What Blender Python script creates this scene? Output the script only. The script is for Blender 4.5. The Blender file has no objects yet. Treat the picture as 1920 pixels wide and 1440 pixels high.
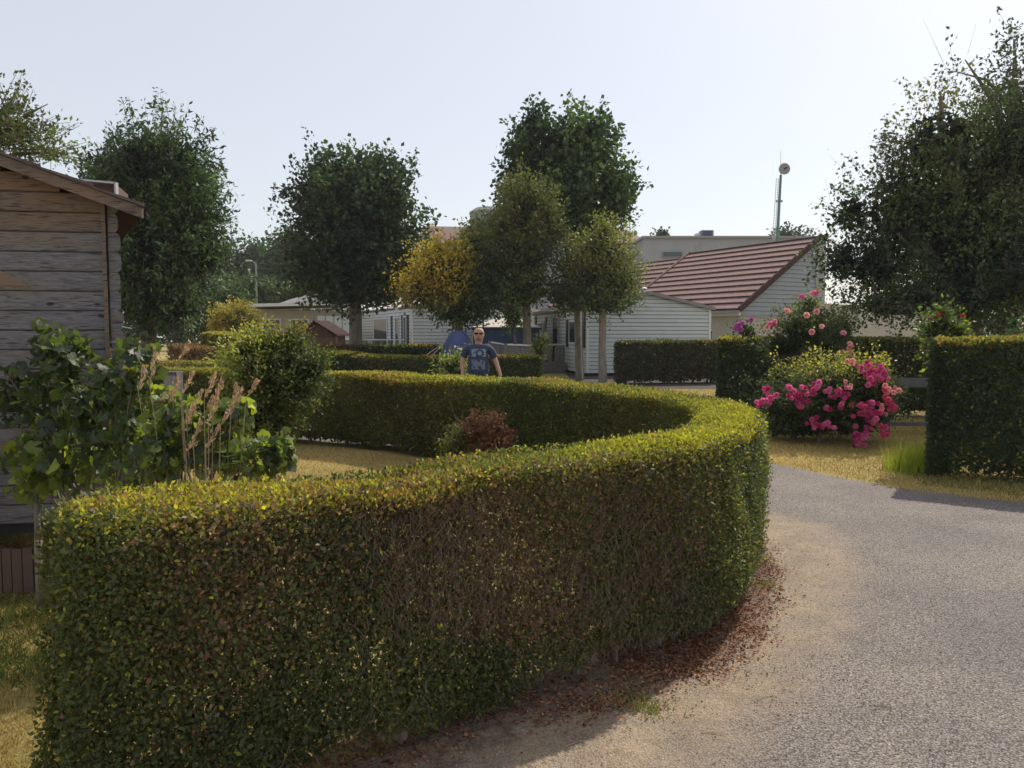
import bpy, math, random
import numpy as np
from mathutils import Vector, Matrix

random.seed(7)
RNG = np.random.default_rng(11)
S = bpy.context.scene
COL = S.collection

# ------------------------------------------------------------------ camera
F = 1440.0
EYE = 1.6
PITCH = math.atan(95.0 / F)
cam_data = bpy.data.cameras.new('camera')
cam_data.sensor_width = 36.0
cam_data.lens = 27.0
cam_data.clip_start = 0.05
cam_data.clip_end = 3000.0
cam = bpy.data.objects.new('camera', cam_data)
cam.location = (0, 0, EYE)
cam.rotation_euler = (math.pi / 2 - PITCH, 0, 0)
COL.objects.link(cam)
S.camera = cam

# ------------------------------------------------------------------ sky, sun, exposure
SUN_AZ = math.radians(39.5)          # to the right of straight ahead
SUN_EL = math.radians(46.0)
world = bpy.data.worlds.new('World')
S.world = world
world.use_nodes = True
wn = world.node_tree
bg = wn.nodes['Background']
sky = wn.nodes.new('ShaderNodeTexSky')
sky.sky_type = 'NISHITA'
sky.sun_disc = False
sky.sun_elevation = SUN_EL
sky.sun_rotation = SUN_AZ
sky.air_density = 1.0
sky.dust_density = 1.6
sky.ozone_density = 1.0
bg.inputs['Strength'].default_value = 0.14
# thin even summer haze over the whole sky
smx = wn.nodes.new('ShaderNodeMixRGB'); smx.inputs['Fac'].default_value = .68
smx.inputs['Color2'].default_value = (4.74, 4.74, 4.86, 1)
wn.links.new(sky.outputs['Color'], smx.inputs['Color1']); wn.links.new(smx.outputs['Color'], bg.inputs['Color'])
sl = bpy.data.lights.new('sun', 'SUN')
sl.energy = 3.6
sl.angle = math.radians(0.53)
sl.color = (1.0, 0.92, 0.80)
sun = bpy.data.objects.new('sun', sl)
sd = Vector((math.sin(SUN_AZ) * math.cos(SUN_EL), math.cos(SUN_AZ) * math.cos(SUN_EL), math.sin(SUN_EL)))
sun.rotation_euler = sd.to_track_quat('Z', 'Y').to_euler()
sun.location = (20, 20, 30)
COL.objects.link(sun)
S.view_settings.view_transform = 'Standard'
S.view_settings.look = 'None'
S.view_settings.gamma = 1.0
S.view_settings.use_curve_mapping = False
S.view_settings.exposure = 0.30
S.render.engine = 'CYCLES'
S.cycles.use_denoising = True
S.cycles.max_bounces = 8
S.cycles.transparent_max_bounces = 8
S.cycles.sample_clamp_indirect = 6.0

# ------------------------------------------------------------------ helpers
CP, SP = math.cos(PITCH), math.sin(PITCH)

def ray(px, py):
    x = (px - 960.0) / F
    y = (720.0 - py) / F
    return np.array([x, CP + y * SP, -SP + y * CP])

def at(px, py, d):
    """the point seen at a pixel of the photograph, d metres ahead"""
    r = ray(px, py)
    t = d / r[1]
    return np.array([r[0] * t, d, EYE + r[2] * t])

def at_z(px, py, z=0.0):
    r = ray(px, py)
    t = (z - EYE) / r[2]
    return np.array([r[0] * t, r[1] * t, z])

def unit(a):
    a = np.asarray(a, float)
    return a / np.maximum(np.linalg.norm(a, axis=-1, keepdims=True), 1e-9)

_NK = {}
def noise(p, scale=1.0, seed=0):
    """smooth noise, roughly -1..1"""
    if seed not in _NK:
        r = np.random.default_rng(1000 + seed)
        k = unit(r.normal(size=(10, 3))) * r.uniform(0.6, 2.4, (10, 1))
        _NK[seed] = (k, r.uniform(0, 6.28, 10), r.uniform(.6, 1.4, 10))
    k, ph, am = _NK[seed]
    v = np.sin(np.asarray(p) @ (k.T * scale) + ph) * am
    return v.sum(-1) / 3.2

def sm(x, a, b):
    t = np.clip((x - a) / (b - a), 0, 1)
    return t * t * (3 - 2 * t)

MT = {}      # object -> world matrix of its frame (children inherit it)

def props(o, label=None, cat=None, group=None, kind=None):
    if label: o['label'] = label
    if cat: o['category'] = cat
    if group: o['group'] = group
    if kind: o['kind'] = kind
    return o

def thing(name, label, cat, loc=(0, 0, 0), rz=0.0, group=None):
    o = bpy.data.objects.new(name, None)
    o.empty_display_size = 0.2
    o.location = tuple(float(v) for v in loc)
    o.rotation_euler = (0, 0, rz)
    COL.objects.link(o)
    MT[o] = Matrix.Translation(o.location) @ Matrix.Rotation(rz, 4, 'Z')
    return props(o, label, cat, group)

def link_mesh(name, me, parent=None, kind=None):
    o = bpy.data.objects.new(name, me)
    COL.objects.link(o)
    if parent is not None:
        o.parent = parent
        MT[o] = MT[parent]
    else:
        MT[o] = Matrix.Identity(4)
    if kind: o['kind'] = kind
    return o

def np_mesh(name, V, T, mat, parent=None, tint=None, world=False, kind=None, smooth=False, quads=False):
    """fast mesh from arrays: V (n,3), T (m,3) or (m,4)"""
    V = np.asarray(V, np.float32)
    T = np.asarray(T, np.int32)
    if world and parent is not None:
        M = np.array(MT[parent].inverted())
        V = (V @ M[:3, :3].T + M[:3, 3]).astype(np.float32)
    me = bpy.data.meshes.new(name)
    n, m, k = len(V), len(T), T.shape[1]
    me.vertices.add(n)
    me.vertices.foreach_set('co', V.ravel())
    me.loops.add(m * k)
    me.loops.foreach_set('vertex_index', T.ravel())
    me.polygons.add(m)
    me.polygons.foreach_set('loop_start', np.arange(0, m * k, k, dtype=np.int32))
    me.polygons.foreach_set('loop_total', np.full(m, k, np.int32))
    if smooth:
        me.polygons.foreach_set('use_smooth', np.ones(m, bool))
    me.materials.append(mat)
    if tint is not None:
        a = me.color_attributes.new('tint', 'FLOAT_COLOR', 'POINT')
        c = np.ones((n, 4), np.float32)
        c[:, :3] = tint
        a.data.foreach_set('color', c.ravel())
    me.update(calc_edges=True)
    return link_mesh(name, me, parent, kind)

class MB:
    """collects simple solids into one mesh"""
    def __init__(s):
        s.v, s.f = [], []
    def add(s, vs, fs):
        b = len(s.v)
        s.v += [tuple(float(c) for c in v) for v in vs]
        s.f += [tuple(b + i for i in f) for f in fs]
        return s
    def box(s, x0, x1, y0, y1, z0, z1):
        return s.add([(x0, y0, z0), (x1, y0, z0), (x1, y1, z0), (x0, y1, z0), (x0, y0, z1), (x1, y0, z1), (x1, y1, z1), (x0, y1, z1)],
                     [(0, 3, 2, 1), (4, 5, 6, 7), (0, 1, 5, 4), (1, 2, 6, 5), (2, 3, 7, 6), (3, 0, 4, 7)])
    def hexa(s, bottom, top):
        return s.add(list(bottom) + list(top), [(0, 3, 2, 1), (4, 5, 6, 7), (0, 1, 5, 4), (1, 2, 6, 5), (2, 3, 7, 6), (3, 0, 4, 7)])
    def prism(s, poly, axis, a, b):
        """poly: 2-D outline, extruded along axis (0,1,2) from a to b"""
        n = len(poly)
        def put(p, t):
            q = list(p); q.insert(axis, t); return tuple(q)
        vs = [put(p, a) for p in poly] + [put(p, b) for p in poly]
        fs = [tuple(range(n))[::-1], tuple(range(n, 2 * n))] + [(i, (i + 1) % n, n + (i + 1) % n, n + i) for i in range(n)]
        return s.add(vs, fs)
    def beam(s, p, q, w, h):
        p, q = Vector(p), Vector(q)
        d = (q - p).normalized()
        up = Vector((0, 0, 1)) if abs(d.z) < .95 else Vector((0, 1, 0))
        a = d.cross(up).normalized() * (w / 2)
        b = a.cross(d).normalized() * (h / 2)
        return s.hexa([p - a - b, p + a - b, q + a - b, q - a - b], [p - a + b, p + a + b, q + a + b, q - a + b])
    def tube(s, pts, radii, n=8, cap=True):
        pts = [Vector(tuple(float(c) for c in p)) for p in pts]
        rings = []
        b0 = len(s.v)
        for i, p in enumerate(pts):
            d = (pts[min(i + 1, len(pts) - 1)] - pts[max(i - 1, 0)]).normalized()
            up = Vector((1, 0, 0)) if abs(d.x) < .9 else Vector((0, 1, 0))
            a = d.cross(up).normalized(); b = d.cross(a)
            for j in range(n):
                t = 2 * math.pi * j / n
                s.v.append(tuple(p + (a * math.cos(t) + b * math.sin(t)) * radii[i]))
        for i in range(len(pts) - 1):
            for j in range(n):
                k = (j + 1) % n
                s.f.append((b0 + i * n + j, b0 + i * n + k, b0 + (i + 1) * n + k, b0 + (i + 1) * n + j))
        if cap:
            s.f.append(tuple(b0 + j for j in range(n))[::-1])
            e = b0 + (len(pts) - 1) * n
            s.f.append(tuple(e + j for j in range(n)))
        return s
    def ball(s, c, rx, ry, rz, nu=12, nv=8):
        vs = [(c[0], c[1], c[2] - rz)]
        for i in range(1, nv):
            t = -math.pi / 2 + math.pi * i / nv
            for j in range(nu):
                a = 2 * math.pi * j / nu
                vs.append((c[0] + rx * math.cos(t) * math.cos(a), c[1] + ry * math.cos(t) * math.sin(a), c[2] + rz * math.sin(t)))
        vs.append((c[0], c[1], c[2] + rz))
        fs = [(0, 1 + (j + 1) % nu, 1 + j) for j in range(nu)]
        for i in range(nv - 2):
            for j in range(nu):
                k = (j + 1) % nu
                fs.append((1 + i * nu + j, 1 + i * nu + k, 1 + (i + 1) * nu + k, 1 + (i + 1) * nu + j))
        e = len(vs) - 1
        fs += [(e, 1 + (nv - 2) * nu + j, 1 + (nv - 2) * nu + (j + 1) % nu) for j in range(nu)]
        return s.add(vs, fs)
    def build(s, name, mat, parent=None, world=False, kind=None, smooth=False, bevel=0.0):
        me = bpy.data.meshes.new(name)
        vs = s.v
        if parent is not None and (parent.name.startswith('log_shed') or (parent.parent and parent.parent.name.startswith('log_shed'))) and not name.startswith(('rim', 'roof_light')):
            # the cabin stands skewed to the view: its front turns 10 degrees, its flank runs back to the left
            vs = [(x - max(0.0, y - SHY) * .64, y + (x + 2.5) * .165, z) for x, y, z in vs]
        if world and parent is not None:
            M = MT[parent].inverted()
            vs = [tuple(M @ Vector(v)) for v in vs]
        me.from_pydata(vs, [], s.f)
        me.materials.append(mat)
        if smooth:
            me.polygons.foreach_set('use_smooth', np.ones(len(me.polygons), bool))
        me.update()
        o = link_mesh(name, me, parent, kind)
        if bevel:
            b = o.modifiers.new('bevel', 'BEVEL'); b.width = bevel; b.segments = 2; b.limit_method = 'ANGLE'
        return o

# ------------------------------------------------------------------ materials
def new_mat(name):
    m = bpy.data.materials.new(name)
    m.use_nodes = True
    nt = m.node_tree
    p = nt.nodes['Principled BSDF']
    return m, nt, p

def plain(name, col, rough=.6, var=.12, scale=6.0, bump=.0, metal=0.0, spec=.4, dirt=None, stretch=(1, 1, 1), bscale=None):
    """a colour broken up by noise; optional dirt patches of a second colour"""
    m, nt, p = new_mat(name)
    tc = nt.nodes.new('ShaderNodeTexCoord')
    mp = nt.nodes.new('ShaderNodeMapping'); mp.inputs['Scale'].default_value = stretch
    nt.links.new(tc.outputs['Object'], mp.inputs['Vector'])
    nz = nt.nodes.new('ShaderNodeTexNoise'); nz.inputs['Scale'].default_value = scale; nz.inputs['Detail'].default_value = 6; nz.inputs['Roughness'].default_value = .62
    nt.links.new(mp.outputs['Vector'], nz.inputs['Vector'])
    rp = nt.nodes.new('ShaderNodeValToRGB')
    lo = tuple(c * (1 - var) for c in col) + (1,); hi = tuple(min(1, c * (1 + var)) for c in col) + (1,)
    rp.color_ramp.elements[0].position = .3; rp.color_ramp.elements[0].color = lo
    rp.color_ramp.elements[1].position = .7; rp.color_ramp.elements[1].color = hi
    nt.links.new(nz.outputs['Fac'], rp.inputs['Fac'])
    out = rp.outputs['Color']
    if dirt:
        n2 = nt.nodes.new('ShaderNodeTexNoise'); n2.inputs['Scale'].default_value = dirt[1]; n2.inputs['Detail'].default_value = 5
        nt.links.new(mp.outputs['Vector'], n2.inputs['Vector'])
        r2 = nt.nodes.new('ShaderNodeValToRGB')
        r2.color_ramp.elements[0].position = dirt[2]; r2.color_ramp.elements[1].position = min(1, dirt[2] + .16)
        nt.links.new(n2.outputs['Fac'], r2.inputs['Fac'])
        mx = nt.nodes.new('ShaderNodeMixRGB'); mx.inputs['Color2'].default_value = tuple(dirt[0]) + (1,)
        nt.links.new(r2.outputs['Color'], mx.inputs['Fac']); nt.links.new(out, mx.inputs['Color1'])
        out = mx.outputs['Color']
    nt.links.new(out, p.inputs['Base Color'])
    p.inputs['Roughness'].default_value = rough
    p.inputs['Metallic'].default_value = metal
    p.inputs['Specular IOR Level'].default_value = spec
    if bump:
        n3 = nt.nodes.new('ShaderNodeTexNoise'); n3.inputs['Scale'].default_value = bscale or scale * 4; n3.inputs['Detail'].default_value = 5
        nt.links.new(mp.outputs['Vector'], n3.inputs['Vector'])
        bp = nt.nodes.new('ShaderNodeBump'); bp.inputs['Strength'].default_value = bump; bp.inputs['Distance'].default_value = .01
        nt.links.new(n3.outputs['Fac'], bp.inputs['Height']); nt.links.new(bp.outputs['Normal'], p.inputs['Normal'])
    return m

def leaf_material(name, rough=.42, trans=.38, warm=(1.9, 2.0, .9), spec=.35):
    m, nt, p = new_mat(name)
    at_ = nt.nodes.new('ShaderNodeAttribute'); at_.attribute_name = 'tint'
    nt.links.new(at_.outputs['Color'], p.inputs['Base Color'])
    p.inputs['Roughness'].default_value = rough
    p.inputs['Specular IOR Level'].default_value = spec
    tr = nt.nodes.new('ShaderNodeBsdfTranslucent')
    mu = nt.nodes.new('ShaderNodeMixRGB'); mu.blend_type = 'MULTIPLY'; mu.inputs['Fac'].default_value = 1
    mu.inputs['Color2'].default_value = warm + (1,)
    nt.links.new(at_.outputs['Color'], mu.inputs['Color1']); nt.links.new(mu.outputs['Color'], tr.inputs['Color'])
    mx = nt.nodes.new('ShaderNodeMixShader'); mx.inputs['Fac'].default_value = trans
    nt.links.new(p.outputs['BSDF'], mx.inputs[1]); nt.links.new(tr.outputs['BSDF'], mx.inputs[2])
    nt.links.new(mx.outputs['Shader'], nt.nodes['Material Output'].inputs['Surface'])
    return m

M_LEAF = leaf_material('leaf', rough=.5, spec=.28)
M_TREELEAF = leaf_material('tree_leaf', rough=.5, trans=.28, warm=(1.35, 1.85, .75))
M_GLOSSLEAF = leaf_material('broad_leaf', rough=.46, trans=.48, warm=(2.4, 2.4, .7), spec=.5)
M_PETAL = leaf_material('petal', rough=.6, trans=.35, warm=(1.4, 1.2, 1.3), spec=.2)
M_GRASS = leaf_material('grass_blade', rough=.7, trans=.3, warm=(1.3, 1.3, .9), spec=.15)
M_LITTER = leaf_material('dead_leaf', rough=.8, trans=.15, warm=(1.3, 1.1, .9), spec=.1)
M_TWIG = plain('twig', (.21, .155, .115), .85, .35, 30)
M_BARK = plain('bark', (.16, .135, .11), .9, .35, 9, .6, stretch=(1, 1, .25), bscale=30)
M_BARKGREY = plain('grey_bark', (.22, .20, .17), .9, .3, 9, .5, stretch=(1, 1, .3), bscale=28, dirt=((.12, .13, .08), 5, .55))
M_SIDING = plain('white_siding', (.56, .61, .61), .5, .05, 2.2, dirt=((.42, .46, .43), 1.1, .6))
M_SIDING2 = plain('grey_siding', (.25, .29, .33), .6, .07, 2, dirt=((.28, .33, .37), .8, .6))
M_BOXGREY = plain('box_grey', (.10, .10, .105), .7, .1, 6)
M_UNDER = plain('board_gap_shade', (.19, .21, .22), .8, .1, 3)  # painted shade: dark tone seen in the gaps between siding boards
M_UNDER2 = plain('gable_gap_shade', (.16, .185, .21), .8, .1, 3)  # the same painted gap shade behind the house gable boards
M_TRIM = plain('white_trim', (.72, .74, .73), .45, .04, 3)
M_CREAM = plain('cream_render', (.40, .37, .32), .8, .06, 2.0, .2)
M_ROOFROW = plain('brown_roof', (.27, .175, .155), .95, .16, 5, .3, dirt=((.19, .12, .11), 2.2, .6), spec=.1)
M_DKROOF = plain('dark_verge', (.06, .034, .032), .95, .15, 5, spec=.08)
M_GUTTER = plain('grey_gutter', (.24, .24, .25), .45, .1, 4)
M_GREY = plain('grey_render', (.30, .31, .33), .8, .08, .6, dirt=((.22, .23, .25), .5, .6))
M_DARK = plain('dark_shutter', (.022, .034, .05), .4, .1, 6)
M_BLACK = plain('black_rubber', (.02, .02, .022), .6, .1, 10)
M_DECK = plain('deck_wood', (.20, .19, .185), .85, .2, 6, .3, stretch=(1, 1, 3))
M_BLUE = plain('blue_canvas', (.035, .07, .17), .7, .12, 3)
M_BEIGE = plain('beige_canvas', (.58, .52, .46), .75, .06, 3)
M_BROWNWOOD = plain('brown_wood', (.11, .065, .05), .75, .15, 5, .2)
M_TERRA = plain('reddish_roof', (.36, .22, .18), .8, .15, .8, dirt=((.26, .24, .2), .4, .5))
M_METAL = plain('pale_metal', (.5, .5, .5), .35, .08, 8, metal=.6)
M_GREENMETAL = plain('green_metal', (.10, .20, .17), .5, .1, 4)
M_PALEROOF = plain('pale_roof', (.50, .47, .44), .7, .1, 2)
M_STONE = plain('pale_stone', (.42, .40, .37), .85, .2, 8, .5)
M_ROPE = plain('rope', (.35, .33, .27), .9, .1, 20)

def glass_mat():
    m, nt, p = new_mat('window_glass')
    p.inputs['Base Color'].default_value = (.03, .045, .06, 1)
    p.inputs['Roughness'].default_value = .08
    p.inputs['Specular IOR Level'].default_value = .6
    return m
M_GLASS = glass_mat()

def wood_mat(name, base, dark, warm, grain=1.0):
    """weathered softwood: long grain, knots, warmer patches where the weather has not reached"""
    m, nt, p = new_mat(name)
    tc = nt.nodes.new('ShaderNodeTexCoord')
    oi = nt.nodes.new('ShaderNodeObjectInfo')
    ad = nt.nodes.new('ShaderNodeVectorMath'); ad.operation = 'ADD'
    ml = nt.nodes.new('ShaderNodeVectorMath'); ml.operation = 'SCALE'
    cx = nt.nodes.new('ShaderNodeCombineXYZ')
    for i in range(3): nt.links.new(oi.outputs['Random'], cx.inputs[i])
    nt.links.new(cx.outputs[0], ml.inputs[0]); ml.inputs['Scale'].default_value = 17.0
    nt.links.new(tc.outputs['Object'], ad.inputs[0]); nt.links.new(ml.outputs[0], ad.inputs[1])
    mp = nt.nodes.new('ShaderNodeMapping'); mp.inputs['Scale'].default_value = (2.4 * grain, 20, 38)
    nt.links.new(ad.outputs[0], mp.inputs['Vector'])
    g = nt.nodes.new('ShaderNodeTexNoise'); g.inputs['Scale'].default_value = 2.2; g.inputs['Detail'].default_value = 8; g.inputs['Roughness'].default_value = .68; g.inputs['Distortion'].default_value = .6
    nt.links.new(mp.outputs['Vector'], g.inputs['Vector'])
    rp = nt.nodes.new('ShaderNodeValToRGB')
    rp.color_ramp.elements[0].position = .28; rp.color_ramp.elements[0].color = dark + (1,)
    rp.color_ramp.elements[1].position = .68; rp.color_ramp.elements[1].color = base + (1,)
    nt.links.new(g.outputs['Fac'], rp.inputs['Fac'])
    big = nt.nodes.new('ShaderNodeTexNoise'); big.inputs['Scale'].default_value = 1.3; big.inputs['Detail'].default_value = 3
    mp2 = nt.nodes.new('ShaderNodeMapping'); mp2.inputs['Scale'].default_value = (1.2, 2, 5)
    nt.links.new(ad.outputs[0], mp2.inputs['Vector']); nt.links.new(mp2.outputs['Vector'], big.inputs['Vector'])
    r2 = nt.nodes.new('ShaderNodeValToRGB'); r2.color_ramp.elements[0].position = .45; r2.color_ramp.elements[1].position = .75
    nt.links.new(big.outputs['Fac'], r2.inputs['Fac'])
    mx = nt.nodes.new('ShaderNodeMixRGB'); mx.inputs['Color2'].default_value = warm + (1,)
    nt.links.new(r2.outputs['Color'], mx.inputs['Fac']); nt.links.new(rp.outputs['Color'], mx.inputs['Color1'])
    # knots
    vo = nt.nodes.new('ShaderNodeTexVoronoi'); vo.inputs['Scale'].default_value = 1.0
    mp3 = nt.nodes.new('ShaderNodeMapping'); mp3.inputs['Scale'].default_value = (4.5, 6, 9)
    nt.links.new(ad.outputs[0], mp3.inputs['Vector']); nt.links.new(mp3.outputs['Vector'], vo.inputs['Vector'])
    r3 = nt.nodes.new('ShaderNodeValToRGB'); r3.color_ramp.elements[0].position = .07; r3.color_ramp.elements[0].color = (.25, .22, .2, 1)
    r3.color_ramp.elements[1].position = .13; r3.color_ramp.elements[1].color = (1, 1, 1, 1)
    nt.links.new(vo.outputs['Distance'], r3.inputs['Fac'])
    mp4 = nt.nodes.new('ShaderNodeMapping'); mp4.inputs['Scale'].default_value = (3, 60, 150)
    nt.links.new(ad.outputs[0], mp4.inputs['Vector'])
    ck = nt.nodes.new('ShaderNodeTexNoise'); ck.inputs['Scale'].default_value = 1.0; ck.inputs['Detail'].default_value = 4; nt.links.new(mp4.outputs['Vector'], ck.inputs['Vector'])
    r4 = nt.nodes.new('ShaderNodeValToRGB'); r4.color_ramp.elements[0].position = .34; r4.color_ramp.elements[0].color = (.35, .33, .32, 1); r4.color_ramp.elements[1].position = .46; r4.color_ramp.elements[1].color = (1, 1, 1, 1)
    nt.links.new(ck.outputs['Fac'], r4.inputs['Fac'])
    m4 = nt.nodes.new('ShaderNodeMixRGB'); m4.blend_type = 'MULTIPLY'; m4.inputs['Fac'].default_value = .9
    nt.links.new(mx.outputs['Color'], m4.inputs['Color1']); nt.links.new(r4.outputs['Color'], m4.inputs['Color2'])
    mu = nt.nodes.new('ShaderNodeMixRGB'); mu.blend_type = 'MULTIPLY'; mu.inputs['Fac'].default_value = 1
    nt.links.new(m4.outputs['Color'], mu.inputs['Color1']); nt.links.new(r3.outputs['Color'], mu.inputs['Color2'])
    nt.links.new(mu.outputs['Color'], p.inputs['Base Color'])
    p.inputs['Roughness'].default_value = .8; p.inputs['Specular IOR Level'].default_value = .25
    bp = nt.nodes.new('ShaderNodeBump'); bp.inputs['Strength'].default_value = .5; bp.inputs['Distance'].default_value = .004
    nt.links.new(g.outputs['Fac'], bp.inputs['Height']); nt.links.new(bp.outputs['Normal'], p.inputs['Normal'])
    return m
M_LOG = wood_mat('weathered_log', (.235, .23, .25), (.085, .08, .09), (.20, .155, .125))
M_LOGWARM = wood_mat('warm_board', (.215, .175, .15), (.095, .075, .065), (.23, .15, .105))
M_FELT = plain('roof_shingle', (.11, .085, .09), .85, .3, 14, .5)

def ground_mat():
    m, nt, p = new_mat('dry_lawn')
    tc = nt.nodes.new('ShaderNodeTexCoord')
    n1 = nt.nodes.new('ShaderNodeTexNoise'); n1.inputs['Scale'].default_value = .55; n1.inputs['Detail'].default_value = 6; n1.inputs['Roughness'].default_value = .6
    n2 = nt.nodes.new('ShaderNodeTexNoise'); n2.inputs['Scale'].default_value = 22; n2.inputs['Detail'].default_value = 6; n2.inputs['Roughness'].default_value = .7
    nt.links.new(tc.outputs['Object'], n1.inputs['Vector']); nt.links.new(tc.outputs['Object'], n2.inputs['Vector'])
    r1 = nt.nodes.new('ShaderNodeValToRGB')
    e = r1.color_ramp.elements
    e[0].position = .32; e[0].color = (.24, .20, .075, 1)
    e[1].position = .72; e[1].color = (.52, .38, .18, 1)
    x = e.new(.52); x.color = (.42, .32, .13, 1)
    nt.links.new(n1.outputs['Fac'], r1.inputs['Fac'])
    r2 = nt.nodes.new('ShaderNodeValToRGB'); r2.color_ramp.elements[0].position = .25; r2.color_ramp.elements[0].color = (.45, .45, .42, 1)
    r2.color_ramp.elements[1].position = .7; r2.color_ramp.elements[1].color = (1.1, 1.1, 1.05, 1)
    nt.links.new(n2.outputs['Fac'], r2.inputs['Fac'])
    mu = nt.nodes.new('ShaderNodeMixRGB'); mu.blend_type = 'MULTIPLY'; mu.inputs['Fac'].default_value = 1
    nt.links.new(r1.outputs['Color'], mu.inputs['Color1']); nt.links.new(r2.outputs['Color'], mu.inputs['Color2'])
    nt.links.new(mu.outputs['Color'], p.inputs['Base Color'])
    p.inputs['Roughness'].default_value = .95; p.inputs['Specular IOR Level'].default_value = .1
    bp = nt.nodes.new('ShaderNodeBump'); bp.inputs['Strength'].default_value = .8; bp.inputs['Distance'].default_value = .03
    nt.links.new(n2.outputs['Fac'], bp.inputs['Height']); nt.links.new(bp.outputs['Normal'], p.inputs['Normal'])
    return m
M_GROUND = ground_mat()

def road_mat():
    m, nt, p = new_mat('worn_asphalt')
    L = nt.links.new
    tc = nt.nodes.new('ShaderNodeTexCoord')
    def tex(kind, scale, detail=4, rough=.6):
        n = nt.nodes.new(kind); n.inputs['Scale'].default_value = scale
        if kind == 'ShaderNodeTexNoise':
            n.inputs['Detail'].default_value = detail; n.inputs['Roughness'].default_value = rough
        L(tc.outputs['Object'], n.inputs['Vector']); return n
    def ramp(src, stops):
        r = nt.nodes.new('ShaderNodeValToRGB')
        e = r.color_ramp.elements
        e[0].position, e[0].color = stops[0][0], stops[0][1] + (1,)
        e[1].position, e[1].color = stops[-1][0], stops[-1][1] + (1,)
        for q in stops[1:-1]:
            k = e.new(q[0]); k.color = q[1] + (1,)
        L(src, r.inputs['Fac']); return r.outputs['Color']
    def mix(a, b, fac, mode='MIX'):
        x = nt.nodes.new('ShaderNodeMixRGB'); x.blend_type = mode
        if isinstance(fac, float): x.inputs['Fac'].default_value = fac
        else: L(fac, x.inputs['Fac'])
        L(a, x.inputs['Color1']); L(b, x.inputs['Color2']); return x.outputs['Color']
    # chips of stone in a dark binder
    v = tex('ShaderNodeTexVoronoi', 105)
    chips = ramp(v.outputs['Distance'], [(.0, (.315, .285, .26)), (.45, (.27, .245, .225)), (.66, (.105, .094, .088))])
    rnd = nt.nodes.new('ShaderNodeSeparateColor'); L(v.outputs['Color'], rnd.inputs[0])
    tone = ramp(rnd.outputs[0], [(.0, (.42, .41, .42)), (.2, (.85, .84, .83)), (.8, (1.08, 1.05, 1.02)), (1.0, (1.4, 1.34, 1.28))])
    asph = mix(chips, tone, 1.0, 'MULTIPLY')
    fine = ramp(tex('ShaderNodeTexNoise', 60, 6, .7).outputs['Fac'], [(.3, (.62, .62, .63)), (.65, (1.12, 1.11, 1.1))])
    asph = mix(asph, fine, 1.0, 'MULTIPLY')
    patch = ramp(tex('ShaderNodeTexNoise', .9, 5, .6).outputs['Fac'], [(.35, (.78, .77, .79)), (.62, (1.1, 1.07, 1.04))])
    asph = mix(asph, patch, 1.0, 'MULTIPLY')
    s1 = ramp(tex('ShaderNodeTexNoise', 5, 8, .68).outputs['Fac'], [(.3, (.25, .185, .125)), (.68, (.40, .31, .215))])
    s2 = ramp(tex('ShaderNodeTexNoise', 70, 6, .7).outputs['Fac'], [(.32, (.55, .52, .48)), (.55, (1, 1, 1)), (.8, (1.2, 1.2, 1.18))])
    sand = mix(s1, s2, 1.0, 'MULTIPLY')
    a = nt.nodes.new('ShaderNodeAttribute'); a.attribute_name = 'tint'
    sep = nt.nodes.new('ShaderNodeSeparateColor'); L(a.outputs['Color'], sep.inputs[0])
    n5 = tex('ShaderNodeTexNoise', 3.2, 8, .7)
    m1 = nt.nodes.new('ShaderNodeMath'); m1.operation = 'ADD'; L(sep.outputs[0], m1.inputs[0]); L(n5.outputs['Fac'], m1.inputs[1])
    n6 = tex('ShaderNodeTexNoise', 110, 3, .6)
    m2 = nt.nodes.new('ShaderNodeMath'); m2.operation = 'MULTIPLY_ADD'; L(n6.outputs['Fac'], m2.inputs[0]); m2.inputs[1].default_value = .62; L(m1.outputs[0], m2.inputs[2])
    mk = ramp(m2.outputs[0], [(.98, (0, 0, 0)), (1.0, (.05, .05, .05))])
    mr = nt.nodes.new('ShaderNodeMapRange'); mr.inputs['From Min'].default_value = 1.08; mr.inputs['From Max'].default_value = 1.62
    L(m2.outputs[0], mr.inputs['Value'])
    base = mix(asph, sand, mr.outputs[0])
    # humus right under the hedge
    hum = ramp(tex('ShaderNodeTexNoise', 34, 7, .7).outputs['Fac'], [(.35, (.07, .045, .035)), (.65, (.20, .135, .10))])
    n7 = tex('ShaderNodeTexNoise', 9, 6, .7)
    m3 = nt.nodes.new('ShaderNodeMath'); m3.operation = 'ADD'; L(sep.outputs[1], m3.inputs[0]); L(n7.outputs['Fac'], m3.inputs[1])
    mr2 = nt.nodes.new('ShaderNodeMapRange'); mr2.inputs['From Min'].default_value = .95; mr2.inputs['From Max'].default_value = 1.2
    L(m3.outputs[0], mr2.inputs['Value'])
    base = mix(base, hum, mr2.outputs[0])
    L(base, p.inputs['Base Color'])
    p.inputs['Roughness'].default_value = .85; p.inputs['Specular IOR Level'].default_value = .3
    bh = nt.nodes.new('ShaderNodeMath'); bh.operation = 'MULTIPLY_ADD'; L(v.outputs['Distance'], bh.inputs[0]); bh.inputs[1].default_value = -1.0; L(tex('ShaderNodeTexNoise', 45, 6, .7).outputs['Fac'], bh.inputs[2])
    bp = nt.nodes.new('ShaderNodeBump'); bp.inputs['Strength'].default_value = .75; bp.inputs['Distance'].default_value = .006
    L(bh.outputs[0], bp.inputs['Height']); L(bp.outputs['Normal'], p.inputs['Normal'])
    return m
M_ROAD = road_mat()

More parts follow.
